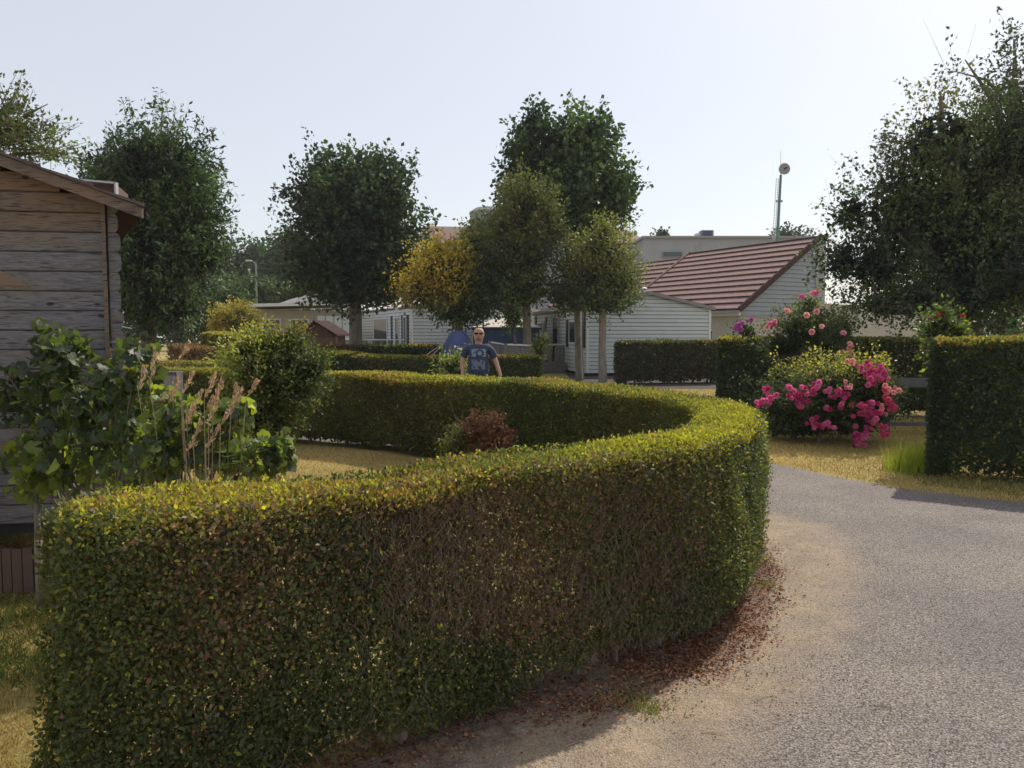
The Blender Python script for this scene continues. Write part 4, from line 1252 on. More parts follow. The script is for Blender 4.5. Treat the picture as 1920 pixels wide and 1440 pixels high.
# lower cream wing beyond
MB().box(HW + .05, HW + 11, .6, 4.5, 0, ez + .35).build('wing', M_CREAM, house)
mb = MB(); mb.beam((HW - .01, .2, ez + 2.3), (HW - .01, .2, ez + .6), .05, .05)
ps = thing('post', 'thin black post in front of the cream wall', 'post', (*at(1332, 640, 33)[:2], 0))
MB().tube([(0, 0, 0), (0, 0, at(0, 622, 33)[2])], [.06, .05], 8).build('shaft', M_BLACK, ps)
MB().ball((0, 0, at(0, 622, 33)[2]), .08, .08, .06).build('cap', M_BLACK, ps)

# vent cowl on roof of white home
MB().tube([(WR * .52, .9, 3.05), (WR * .52, .9, 3.3)], [.07, .07], 10).ball((WR * .52, .9, 3.33), .15, .15, .06).build('roof_vent', M_TRIM, homeR)

# ---- grey block behind
D2 = 62.0
gb = thing('grey_building', 'flat roofed grey building behind the brown roofed house', 'building', (*at(1370, 600, D2)[:2], 0))
kx = D2 / F
zt = at(1370, 447, D2)[2]
MB().box(-165 * kx, 175 * kx, 0, 12, 0, zt).build('walls', M_GREY, gb)
MB().box(-168 * kx, 178 * kx, -.2, 12.2, zt + .002, zt + .18).build('parapet', M_GUTTER, gb)
for x0, x1 in ((-130, -92), (-20, 45), (60, 120)):
    w = MB().box(x0 * kx, x1 * kx, -.1, -.003, zt - 1.5, zt - 1.05).build('window', M_GUTTER, gb)
    MB().box(x0 * kx + .08, x1 * kx - .08, -.12, -.102, zt - 1.44, zt - 1.1).build('pane', M_GLASS, w)
ac = thing('rooftop_unit', 'blue grey ventilation unit on the flat roof of the grey building', 'ventilation unit', (*at(1328, 440, D2 + 1)[:2], zt + .18))
mb = MB().box(-.55, .45, 0, 1, .1, .62); mb.build('casing', plain('blue_metal', (.14, .20, .28), .5, .1, 3), ac, bevel=.04)
MB().box(-.95, -.57, .2, .8, .05, .38).build('duct', M_METAL, ac)
MB().box(-.5, .4, .02, .95, 0, .098).build('base', M_GUTTER, ac)
for i in range(5):
    MB().box(-.45, .3, -.03, -.002, .17 + i * .08, .21 + i * .08).build('louvre', M_DARK, ac)
# mast with dish
pm = at(1457, 455, 58.0)
mast = thing('antenna_mast', 'slender green mast with a round dish, above the brown roof', 'mast', (pm[0], pm[1], 0))
a, b = at(1457, 455, 58.0), at(1464, 328, 58.0)
mb = MB(); mb.tube([(0, 0, 0), (0, 0, a[2]), (b[0] - a[0], 0, b[2])], [.15, .12, .09], 10); mb.build('pole', M_GREENMETAL, mast)
mb = MB()
c, d = at(1452, 450, 57.8), at(1459, 334, 57.8)
o_ = np.array([pm[0], pm[1], 0])
for off in (-.13, .03):
    mb.beam(c - o_ + np.array([off, 0, 0]), d - o_ + np.array([off, 0, 0]), .035, .035)
for i in range(24):
    q_ = c + (d - c) * (i + .5) / 24 - o_
    mb.beam(q_ + np.array([-.13, 0, 0]), q_ + np.array([.03, 0, 0]), .025, .025)
mb.build('ladder', M_METAL, mast)
dc = at(1468.5, 318, 57.8) - o_
mb = MB(); mb.tube([dc + np.array([0, 0, 0]), dc + np.array([0, -.06, 0]), dc + np.array([0, -.28, 0])], [.2, .36, .42], 24); mb.build('dish', M_GUTTER, mast, smooth=False)
MB().tube([dc + np.array([0, -.28, 0]), dc + np.array([.05, -.55, .03])], [.05, .07], 8).build('feed_horn', M_BLACK, mast)
MB().tube([b - o_, at(1464, 281, 58.0) - o_], [.03, .015], 5).build('aerial', M_METAL, mast)
MB().box(b[0] - a[0] - .3, b[0] - a[0] + .15, -.1, .1, a[2] + 3.0, a[2] + 3.12).build('bracket', M_GREENMETAL, mast)

# reddish roofed block and the round tower
rb = thing('apartment_block', 'long building with a reddish sloping roof behind the trees', 'building', (*at(1000, 600, 70)[:2], 0))
k7 = 70 / F
zt = at(0, 420, 70)[2]; zm = at(0, 452, 70)[2]
MB().box(-215 * k7, 205 * k7, 0, 10, 0, zm - .25).build('walls', M_GREY, rb)
MB().hexa([(-222 * k7, -.5, zm - .2), (212 * k7, -.5, zm - .2), (212 * k7, 10.3, zm - .2), (-222 * k7, 10.3, zm - .2)], [(-205 * k7, 1.3, zt), (182 * k7, 1.3, zt - .4), (182 * k7, 8.3, zt - .4), (-205 * k7, 8.3, zt)]).build('roof', M_TERRA, rb)
for i in range(10):
    x0 = (-200 + i * 41) * k7
    w = MB().box(x0, x0 + 1.1, -.08, -.003, zm - 2.0, zm - .7).build('window', M_TRIM, rb)
    MB().box(x0 + .1, x0 + 1.0, -.1, -.082, zm - 1.9, zm - .8).build('pane', M_GLASS, w)
tw_ = thing('round_tower', 'squat round grey green tower top showing above the trees', 'tower', (*at(918, 600, 78)[:2], 0))
k8 = 78 / F
MB().tube([(0, 0, 0), (0, 0, at(0, 398, 78)[2]), (0, 0, at(0, 391, 78)[2])], [36 * k8, 36 * k8, 26 * k8], 28).build('drum', plain('grey_green_render', (.20, .22, .18), .85, .15, .5), tw_)
MB().tube([(0, 0, at(0, 402, 78)[2]), (0, 0, at(0, 398.5, 78)[2])], [37.5 * k8, 37.5 * k8], 28).build('cornice', M_GUTTER, tw_)

# street lamp
pl_ = at(482, 600, 48)
lamp = thing('street_lamp', 'tall grey street lamp with a curved arm in front of the far trees', 'street lamp', (pl_[0], pl_[1], 0))
ztop = at(482, 494, 48)[2]
MB().tube([(0, 0, 0), (0, 0, 1.0), (0, 0, ztop)], [.09, .075, .05], 8).build('pole', M_GUTTER, lamp)
ca = [(0, 0, ztop - .05), (-.10, 0, ztop + .05), (-.28, 0, ztop + .14)]
MB().tube(ca, [.04, .035, .03], 6).build('arm', M_GUTTER, lamp)
MB().ball((-.45, 0, ztop + .16), .24, .12, .06).build('lamp_head', M_METAL, lamp, smooth=True)

# grey service box beside the curved hedge, white domed cover, timber rail
sb = thing('service_box', 'grey upright service box standing behind the dry grass', 'service box', (*at_z(318, 840)[:2], 0))
xs = .115
sb.location = (*at(319, 700, 10.4)[:2], 0); MT[sb] = Matrix.Translation(sb.location)
MB().box(-.1, .1, 0, .18, 0, at(0, 697, 10.4)[2]).build('cabinet', M_BOXGREY, sb, bevel=.008)
MB().box(-.085, .085, -.012, -.001, .12, at(0, 697, 10.4)[2] - .05).build('door', M_GUTTER, sb)
cv = thing('white_cover', 'low white domed cover beyond the dying hedge', 'cover', (*at(394, 655, 21)[:2], 0))
MB().ball((0, 0, 0), .24, .5, at(0, 648.5, 21)[2], 16, 10).build('dome', M_TRIM, cv, smooth=True)
tr_ = thing('timber_rail', 'grey horizontal timber rail in the gap by the tall hedge', 'rail', (*at(1698, 720, 12.2)[:2], 0))
z0 = at(0, 717, 12.2)[2]
MB().box(-.34, .55, 0, .04, z0 - .08, z0 + .07).build('plank', M_BOXGREY, tr_)
MB().box(-.34, .55, 0, .04, .12, .18).build('plank', M_BOXGREY, tr_)
for x in (-.28, .45):
    MB().box(x, x + .07, .042, .11, 0, z0 + .1).build('post', M_BOXGREY, tr_)

# ------------------------------------------------------------------ trees
TD, TL = np.array((.030, .058, .030)), np.array((.062, .100, .034))
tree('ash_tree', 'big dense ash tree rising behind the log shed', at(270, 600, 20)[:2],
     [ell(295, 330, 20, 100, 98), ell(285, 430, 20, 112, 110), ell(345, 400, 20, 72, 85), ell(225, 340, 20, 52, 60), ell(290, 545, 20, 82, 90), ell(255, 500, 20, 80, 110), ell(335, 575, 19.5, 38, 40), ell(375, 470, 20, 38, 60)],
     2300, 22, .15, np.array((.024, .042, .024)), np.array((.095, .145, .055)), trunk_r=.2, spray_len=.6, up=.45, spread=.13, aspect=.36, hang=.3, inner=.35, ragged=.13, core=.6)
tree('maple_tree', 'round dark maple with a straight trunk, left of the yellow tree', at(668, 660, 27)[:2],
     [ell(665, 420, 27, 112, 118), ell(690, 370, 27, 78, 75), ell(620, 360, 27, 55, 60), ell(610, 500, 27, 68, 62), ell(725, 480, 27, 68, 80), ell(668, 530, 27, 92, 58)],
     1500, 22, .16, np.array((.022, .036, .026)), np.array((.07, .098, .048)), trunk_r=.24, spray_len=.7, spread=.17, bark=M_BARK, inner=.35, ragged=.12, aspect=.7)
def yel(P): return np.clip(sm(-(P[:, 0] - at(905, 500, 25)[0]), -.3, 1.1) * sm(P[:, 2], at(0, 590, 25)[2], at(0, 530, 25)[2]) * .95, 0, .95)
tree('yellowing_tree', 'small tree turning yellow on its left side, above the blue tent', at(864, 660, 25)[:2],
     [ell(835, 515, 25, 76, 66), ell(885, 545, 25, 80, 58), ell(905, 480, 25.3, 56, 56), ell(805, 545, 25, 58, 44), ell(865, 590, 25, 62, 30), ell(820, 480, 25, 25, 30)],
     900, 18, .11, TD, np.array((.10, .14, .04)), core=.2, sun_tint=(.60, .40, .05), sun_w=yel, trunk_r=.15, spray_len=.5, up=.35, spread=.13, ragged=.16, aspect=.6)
tree('sycamore_tree', 'tallest broad green tree behind the thin trees in the centre', at(1088, 680, 27.5)[:2],
     [ell(1062, 330, 27.5, 95, 95), ell(1010, 290, 27.5, 50, 62), ell(1125, 370, 27.5, 60, 75), ell(1090, 270, 27.5, 60, 42), ell(980, 350, 27.5, 42, 60), ell(1050, 410, 27.5, 100, 50), ell(1005, 240, 27.5, 18, 30)],
     1250, 20, .17, np.array((.028, .052, .028)), np.array((.095, .14, .05)), trunk_r=.13, spray_len=.75, spread=.17, inner=.3, ragged=.2, aspect=.75)
OL = np.array((.115, .105, .035))
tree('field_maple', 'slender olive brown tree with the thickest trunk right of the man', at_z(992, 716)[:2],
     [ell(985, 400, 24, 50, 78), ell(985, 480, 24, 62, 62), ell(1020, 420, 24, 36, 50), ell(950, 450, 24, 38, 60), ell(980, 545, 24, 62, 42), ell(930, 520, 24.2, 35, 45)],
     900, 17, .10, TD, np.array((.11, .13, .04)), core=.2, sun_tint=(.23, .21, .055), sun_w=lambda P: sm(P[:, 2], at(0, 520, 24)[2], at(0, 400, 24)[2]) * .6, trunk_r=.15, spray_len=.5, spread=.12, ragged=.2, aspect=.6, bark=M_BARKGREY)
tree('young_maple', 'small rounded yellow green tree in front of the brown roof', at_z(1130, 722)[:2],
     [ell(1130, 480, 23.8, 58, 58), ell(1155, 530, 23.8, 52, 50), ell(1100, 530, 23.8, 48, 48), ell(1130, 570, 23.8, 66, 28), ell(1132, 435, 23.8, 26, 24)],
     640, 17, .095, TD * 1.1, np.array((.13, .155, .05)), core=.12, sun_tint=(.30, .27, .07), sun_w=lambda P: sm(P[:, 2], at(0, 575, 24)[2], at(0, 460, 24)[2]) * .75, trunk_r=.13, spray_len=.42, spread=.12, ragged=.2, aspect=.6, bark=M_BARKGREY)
tree('young_maple', 'thin tree just left of the yellow green one, in front of the shuttered home', at_z(1086, 714)[:2],
     [ell(1075, 500, 25, 32, 40), ell(1085, 550, 25, 36, 36), ell(1055, 560, 25, 26, 26)],
     240, 16, .10, TD, np.array((.11, .13, .04)), core=.1, sun_tint=(.25, .22, .06), sun_w=.3, trunk_r=.12, spray_len=.4, spread=.12, ragged=.2, aspect=.6, bark=M_BARKGREY)
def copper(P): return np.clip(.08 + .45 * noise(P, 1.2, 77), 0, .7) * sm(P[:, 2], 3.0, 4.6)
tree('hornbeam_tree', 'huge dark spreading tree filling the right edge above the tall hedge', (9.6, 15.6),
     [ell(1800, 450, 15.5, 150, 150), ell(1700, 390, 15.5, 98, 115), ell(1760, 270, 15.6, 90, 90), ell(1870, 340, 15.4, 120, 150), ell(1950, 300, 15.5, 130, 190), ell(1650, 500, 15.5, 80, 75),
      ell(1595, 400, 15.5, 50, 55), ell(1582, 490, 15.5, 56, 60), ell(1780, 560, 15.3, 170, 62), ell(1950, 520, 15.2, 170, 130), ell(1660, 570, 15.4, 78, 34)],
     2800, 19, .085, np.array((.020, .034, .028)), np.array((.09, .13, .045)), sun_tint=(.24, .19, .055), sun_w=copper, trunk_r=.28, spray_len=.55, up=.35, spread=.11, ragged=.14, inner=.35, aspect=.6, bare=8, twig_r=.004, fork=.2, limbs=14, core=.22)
tree('hornbeam_tree', 'thin topped loose twigs of leaves at the upper right corner', (11.2, 17.5),
     [ell(1850, 190, 17, 75, 60), ell(1900, 130, 17, 50, 60), ell(1800, 130, 17, 40, 35), ell(1950, 250, 17, 90, 130), ell(1990, 120, 17, 60, 70)],
     170, 13, .09, np.array((.04, .05, .03)), np.array((.08, .08, .04)), trunk_r=.2, spray_len=.5, up=.6, spread=.10, ragged=.25, inner=.1, aspect=.6, bare=5, twig_r=.004, fork=.3, limbs=12, core=0)
tree('acacia_tree', 'loose light leaved branches above the log shed roof, top left', (-8.6, 12.0),
     [ell(10, 240, 12, 75, 55), ell(60, 275, 12, 55, 38), ell(-40, 300, 12, 90, 80), ell(95, 285, 12, 32, 20), ell(20, 190, 12, 22, 32), ell(75, 245, 12, 50, 10)],
     330, 15, .075, np.array((.05, .08, .03)), np.array((.12, .17, .05)), sun_tint=(.25, .2, .05), sun_w=.15, trunk_r=.16, spray_len=.42, up=.3, spread=.075, ragged=.3, core=.0, aspect=.5, inner=.3, twig_r=.007)

# distant trees
FD, FL = np.array((.024, .042, .026)), np.array((.07, .10, .04))
tree('far_tree', 'dark wide tree at the far left, behind the street lamp', at(450, 600, 75)[:2],
     [ell(450, 500, 75, 70, 42), ell(395, 510, 75, 45, 40), ell(500, 520, 75, 60, 50)], 420, 18, .38, FD, FL, trunk_r=.5, spray_len=1.6, spread=.5, aspect=.7, limbs=6, twig_r=.02)
tree('far_tree', 'pale green far tree touching the left edge of the round maple', at(545, 600, 66)[:2],
     [ell(545, 500, 66, 50, 58), ell(520, 560, 66, 48, 38)], 380, 18, .34, FD * 1.2, FL * 1.1, trunk_r=.5, spray_len=1.4, spread=.45, aspect=.7, limbs=6, twig_r=.02)
tree('far_tree', 'round mid green tree left of the street lamp', at(412, 600, 46)[:2],
     [ell(412, 572, 46, 50, 44), ell(380, 590, 46, 42, 36)], 380, 17, .24, FD, np.array((.09, .13, .05)), trunk_r=.3, spray_len=.9, spread=.3, aspect=.7, limbs=6, twig_r=.015)
tree('far_tree', 'low olive tree right of the street lamp', at(510, 600, 52)[:2],
     [ell(470, 552, 52, 34, 26), ell(520, 566, 52, 46, 32), ell(560, 560, 52, 24, 22)], 340, 17, .25, FD, np.array((.11, .13, .045)), trunk_r=.3, spray_len=.9, spread=.3, aspect=.7, limbs=6, twig_r=.015)
tree('far_tree', 'small treetop to the right of the mast', at(1480, 600, 80)[:2], [ell(1480, 444, 80, 26, 12), ell(1500, 520, 80, 40, 70)], 160, 15, .4, FD, FL, trunk_r=.3, spray_len=1.2, spread=.4, aspect=.7, limbs=4, twig_r=.02)
tree('far_tree', 'small treetop over the left end of the grey building', at(1240, 600, 84)[:2], [ell(1240, 444, 84, 18, 9), ell(1240, 520, 84, 30, 70)], 120, 15, .4, FD, FL, trunk_r=.3, spray_len=1.0, spread=.4, aspect=.7, limbs=4, twig_r=.02)
tree('far_tree', 'thin grey green tree in front of the round tower', at(905, 600, 40)[:2], [ell(905, 470, 40, 34, 60), ell(930, 430, 40, 22, 38), ell(880, 470, 40, 24, 40)], 300, 14, .17, FD, FL, trunk_r=.2, spray_len=.7, spread=.2, aspect=.6, ragged=.3, limbs=6, twig_r=.012)
tree('golden_shrub', 'golden yellow rounded shrub at the far left', at(443, 640, 33)[:2],
     [ell(440, 597, 33, 38, 24), ell(455, 612, 33, 30, 24), ell(425, 610, 33, 26, 16)], 420, 17, .13, np.array((.22, .17, .035)), np.array((.42, .30, .05)), trunk_r=.08, spray_len=.5, spread=.14, up=.5, cat='shrub', aspect=.5, limbs=6)
tree('lilac_bush', 'light green sprig of a bush behind the thick trunk', at(965, 620, 30)[:2], [ell(962, 590, 30, 20, 28), ell(965, 560, 30, 18, 20)], 110, 15, .13, FD * 1.5, np.array((.16, .2, .06)), trunk_r=.06, spray_len=.4, spread=.14, cat='shrub', limbs=3)

# ------------------------------------------------------------------ shrubs and roses
tree('leafy_shrub', 'rounded light green shrub between the vine and the far arm of the curved hedge', at(510, 800, 8.3)[:2],
     [ell(505, 720, 8.3, 88, 75), ell(560, 700, 8.3, 52, 48), ell(480, 660, 8.3, 55, 45), ell(540, 640, 8.4, 42, 32), ell(500, 780, 8.2, 70, 62), ell(590, 690, 8.3, 28, 28)],
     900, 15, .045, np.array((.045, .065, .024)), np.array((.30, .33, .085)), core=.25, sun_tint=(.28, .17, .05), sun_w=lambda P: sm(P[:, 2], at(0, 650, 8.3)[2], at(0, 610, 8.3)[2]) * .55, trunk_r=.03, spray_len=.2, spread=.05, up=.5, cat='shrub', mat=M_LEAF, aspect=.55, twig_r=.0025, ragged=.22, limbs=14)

def bloom_mesh(col, name='bloom_petals', r=1.0, seed=0):
    rg = np.random.default_rng(seed)
    V, T, C = [], [], []
    for ring, (n, el, ln, w) in enumerate(((6, 8, 1.0, .95), (6, 32, .92, .85), (5, 55, .8, .7), (4, 76, .62, .5))):
        for j in range(n):
            a = 2 * math.pi * (j + ring * .37 + rg.uniform(-.1, .1)) / n
            e = math.radians(el + rg.uniform(-8, 8))
            d = np.array([math.cos(a) * math.cos(e), math.sin(a) * math.cos(e), math.sin(e)])
            s = np.array([-math.sin(a), math.cos(a), 0])
            up = np.cross(d, s) * -1
            b = len(V)
            V += [d * .08, d * ln * .6 + s * w * .42 + up * -.06, d * ln + s * w * .22 + up * .10, d * ln - s * w * .22 + up * .10, d * ln * .6 - s * w * .42 + up * -.06]
            T += [(b, b + 1, b + 2), (b, b + 2, b + 3), (b, b + 3, b + 4)]
            C += [np.array(col) * rg.uniform(.75, 1.2)] * 5
    me = bpy.data.meshes.new(name)
    me.from_pydata([tuple(v) for v in V], [], T); me.materials.append(M_PETAL)
    at_ = me.color_attributes.new('tint', 'FLOAT_COLOR', 'POINT')
    c = np.ones((len(V), 4), np.float32); c[:, :3] = np.clip(np.array(C), 0, 1); at_.data.foreach_set('color', c.ravel())
    return me
PINK = [bloom_mesh((.62, .10, .28), seed=1), bloom_mesh((.70, .20, .38), seed=2), bloom_mesh((.50, .05, .19), seed=3)]
PALE = [bloom_mesh((.74, .42, .36), seed=4), bloom_mesh((.70, .34, .34), seed=5)]
CORAL = [bloom_mesh((.62, .10, .18), seed=6)]
PURPLE = [bloom_mesh((.50, .12, .42), seed=7)]
RED = [bloom_mesh((.62, .03, .035), seed=8)]

def blooms(root, spots, size, side=(-.35, -1.0, .35), multi=1):
    M = MT[root].inverted()
    spots = [(np.asarray(p) + (RNG.normal(size=3) * size * (1.25 if k else 0)), m) for p, m in spots for k in range(multi)]
    for (p, meshes) in spots:
        o = bpy.data.objects.new('bloom', random.choice(meshes))
        d = Vector(np.array(side) + RNG.normal(size=3) * .35).normalized()
        R = d.to_track_quat('Z', 'Y').to_matrix().to_4x4()
        o.parent = root
        o.matrix_local = M @ Matrix.Translation(Vector(p)) @ R @ Matrix.Scale(size * random.uniform(.75, 1.2), 4)
        COL.objects.link(o)

rose = tree('rose_bush', 'big sprawling rose bush covered in magenta pink blooms on the lawn', at_z(1535, 832)[:2],
            [ell(1550, 745, 11.3, 106, 72), ell(1478, 765, 11.3, 58, 56), ell(1622, 745, 11.3, 58, 62), ell(1500, 805, 11.4, 80, 42), ell(1575, 706, 11.3, 76, 42), ell(1465, 810, 11.5, 46, 34), ell(1640, 738, 11.1, 42, 56), ell(1590, 790, 11.3, 66, 40)],
            1150, 16, .045, np.array((.03, .05, .024)), np.array((.085, .12, .035)), sun_tint=(.40, .38, .09), sun_w=lambda P: sm(P[:, 2], .8, 1.15) * .85, trunk_r=.03, spray_len=.22, spread=.055, up=.35, cat='rose bush', mat=M_LEAF,  # upper leaves tinted yellow to paint the sun on the mound
            aspect=.6, twig_r=.003, ragged=.18, limbs=16)
sp = []
for cx, cy in [(70, 870), (50, 950), (110, 925), (30, 965), (310, 870), (350, 910), (420, 900), (350, 980), (395, 870), (290, 860), (380, 945), (510, 830), (480, 850), (600, 870), (650, 920), (715, 880), (690, 860),
               (590, 1020), (710, 985), (490, 1130), (480, 1180), (520, 1160), (570, 1150), (850, 1240), (890, 1270), (830, 1290), (860, 1310), (820, 1250), (880, 670), (910, 720), (950, 700), (950, 770), (1045, 680),
               (1080, 720), (1050, 760), (1020, 740), (1025, 700), (930, 680), (900, 1060), (950, 1050), (985, 1080), (940, 1120), (940, 1180), (920, 1010), (1000, 1050), (970, 1000)]:
    sp.append((at(1420 + cx / 4.5, 540 + cy / 4.5, 10.62 + random.uniform(-.08, .1)), PINK))
for cx, cy in [(870, 1000), (1080, 920), (1120, 950), (1130, 1010), (1085, 1180), (1085, 1165), (885, 1010), (1110, 975)]:
    sp.append((at(1420 + cx / 4.5, 540 + cy / 4.5, 10.55), CORAL + PINK[:1]))
for cx, cy in [(790, 820), (1110, 850), (1050, 990), (1150, 880), (800, 640)]:
    sp.append((at(1420 + cx / 4.5, 540 + cy / 4.5, 10.6), PALE))
blooms(rose, sp, .040, multi=4)
MB().tube([tuple(at(1672, 812, 10.7)), tuple(at(1640, 790, 10.9))], [.004, .006], 5).build('stalk', M_TWIG, rose, world=True)

rose2 = tree('rose_bush', 'tall rose with pale pink blooms growing up over the side hedge', (4.95, 13.1),
             [ell(1510, 620, 13.0, 58, 42), ell(1545, 640, 13.0, 42, 46), ell(1470, 650, 13.0, 46, 32), ell(1400, 622, 13.4, 28, 12), ell(1512, 575, 13.0, 22, 22), ell(1580, 620, 13.1, 22, 36), ell(1540, 690, 12.9, 40, 30)],
             420, 15, .055, np.array((.035, .06, .025)), np.array((.09, .12, .04)), sun_tint=(.22, .24, .07), sun_w=lambda P: sm(P[:, 2], 1.6, 2.2) * .5, trunk_r=.03, spray_len=.26, spread=.07, up=.6, cat='rose bush', mat=M_LEAF,
             aspect=.6, twig_r=.004, ragged=.35, limbs=18)
sp = [(at(1420 + cx / 4.5, 540 + cy / 4.5, 12.2), PALE) for cx, cy in [(500, 200), (545, 325), (460, 370), (725, 380), (780, 470), (720, 540), (775, 540), (785, 500), (415, 230)]]
sp += [(at(1420 + cx / 4.5, 540 + cy / 4.5, 12.5), PALE + PINK) for cx, cy in [(375, 75), (480, 45), (460, 50), (500, 40), (250, 195), (110, 300), (140, 310), (85, 330), (150, 280)]]
sp += [(at(x, y, 13.2), PURPLE) for x, y in [(1384, 610), (1392, 606), (1388, 618), (1408, 600), (1380, 616)]]
blooms(rose2, sp, .052)

rose3 = tree('rose_bush', 'small rose with a few red blooms poking above the tall hedge', (5.3, 9.5),
             [ell(1768, 612, 9.4, 30, 24), ell(1752, 620, 9.4, 26, 20), ell(1790, 622, 9.4, 24, 16), ell(1768, 585, 9.4, 8, 12), ell(1770, 660, 9.5, 30, 40)],
             130, 13, .055, np.array((.06, .09, .03)), np.array((.15, .19, .06)), trunk_r=.02, spray_len=.2, spread=.06, up=.35, cat='rose bush', mat=M_GLOSSLEAF, aspect=.6, twig_r=.003, ragged=.3, limbs=10)
blooms(rose3, [(at(x, y, 9.2), RED) for x, y in [(1805, 592), (1760, 590), (1745, 599)]], .022)
rose4 = tree('rose_bush', 'faint leafy sprig above the tall hedge at the right edge', (6.3, 9.4), [ell(1905, 610, 9.4, 14, 14), ell(1905, 660, 9.4, 20, 40)], 28, 11, .055, TD * 1.5, np.array((.12, .15, .06)), trunk_r=.015, spray_len=.2, spread=.06, cat='shrub', mat=M_LEAF, ragged=.3, limbs=3, twig_r=.003)

# reddish dead shrub and small leafy one inside the loop
db = tree('dead_shrub', 'dried reddish brown shrub standing in front of the far arm of the curved hedge', at(915, 850, 8.0)[:2],
     [ell(915, 825, 8.0, 30, 34), ell(935, 840, 8.0, 26, 26), ell(890, 815, 8.0, 20, 25), ell(930, 800, 8.0, 10, 18)], 210, 15, .04, np.array((.14, .06, .04)), np.array((.30, .15, .09)), sun_tint=(.35, .2, .1), sun_w=.2, trunk_r=.015, spray_len=.16, spread=.04,
     cat='shrub', mat=M_LITTER, twig_r=.0025, limbs=14, ragged=.2)
tree('small_shrub', 'small yellow green shrub left of the dried reddish one', at(858, 850, 8.0)[:2],
     [ell(860, 830, 8.0, 22, 26), ell(850, 845, 8.0, 22, 22)], 110, 14, .035, np.array((.09, .11, .03)), np.array((.22, .22, .07)), trunk_r=.012, spray_len=.13, spread=.04, cat='shrub', mat=M_LEAF, twig_r=.0025, limbs=8)
sg = thing('seed_spike', 'single dry upright seed spike beside the dried reddish shrub', 'plant', (*at(885, 860, 8.0)[:2], 0))
mb = MB(); a = at(884, 770, 8.0); mb.tube([(a[0] - sg.location.x, 0, 0), (a[0] - sg.location.x, 0, a[2] - .2)], [.006, .004], 5); mb.build('stalk', M_TWIG, sg)
n = 160; t = RNG.uniform(0, 1, n)
P = np.column_stack([np.full(n, a[0] - sg.location.x), np.zeros(n), a[2] - .26 + t * .26]) + RNG.normal(size=(n, 3)) * .01
V, T, Tt = leaf_arrays(P, unit(rand_dir(n) + np.array([0, 0, .8])), rand_dir(n), .028, .012, jitter(np.tile(np.array((.28, .17, .12)), (n, 1))))
np_mesh('seed_head', V, T, M_LITTER, sg, Tt)
tree('garden_plant', 'broad leaved garden plant at the foot of the blue tent', at(848, 700, 15.5)[:2], [ell(845, 690, 15.5, 26, 16), ell(862, 685, 15.5, 14, 20)], 60, 12, .09, TD * 1.3, np.array((.13, .16, .07)), trunk_r=.02, spray_len=.3, spread=.08, cat='plant', limbs=6, mat=M_GLOSSLEAF)
tree('garden_plant', 'climbing plant on the post between the thick trunk and the deck', at(1014, 700, 23)[:2], [ell(1015, 645, 23, 14, 11), ell(1012, 655, 23, 9, 10)], 55, 12, .1, TD * 2, np.array((.22, .24, .10)), trunk_r=.03, spray_len=.22, spread=.07, cat='plant', limbs=5)

# ---- vine and currant plants against the shed
def vine_mesh(col, seed):
    rg = np.random.default_rng(seed)
    n = 15
    vs = [(.30, 0, .0)]
    for i in range(n):
        a = -math.pi * .86 + 2 * math.pi * .86 * i / (n - 1)
        lobe = .52 + .13 * abs(math.cos(a * 2.5)) + rg.uniform(-.04, .04)
        x = .30 + lobe * math.cos(a); y = lobe * math.sin(a)
        vs.append((x, y, .10 * math.cos(a * 2) + rg.uniform(-.05, .07) - .13 * (x - .3) ** 2))
    fs = [(0, i, i + 1) for i in range(1, n)]
    me = bpy.data.meshes.new('lobed_leaf')
    me.from_pydata(vs, [], fs); me.materials.append(M_GLOSSLEAF)
    at_ = me.color_attributes.new('tint', 'FLOAT_COLOR', 'POINT')
    c = np.tile(np.array(tuple(col) + (1,), np.float32), (len(vs), 1)); c[0, :3] *= 1.2
    at_.data.foreach_set('color', c.ravel())
    return me
VINE = [vine_mesh(c, i) for i, c in enumerate([(.045, .068, .038), (.07, .105, .042), (.038, .056, .034), (.13, .17, .045), (.055, .08, .04), (.26, .31, .06)])]
VINE_V = [np.array([v.co[:] for v in m.vertices]) for m in VINE]
VINE_F = [np.array([tuple(p.vertices) for p in m.polygons]) for m in VINE]

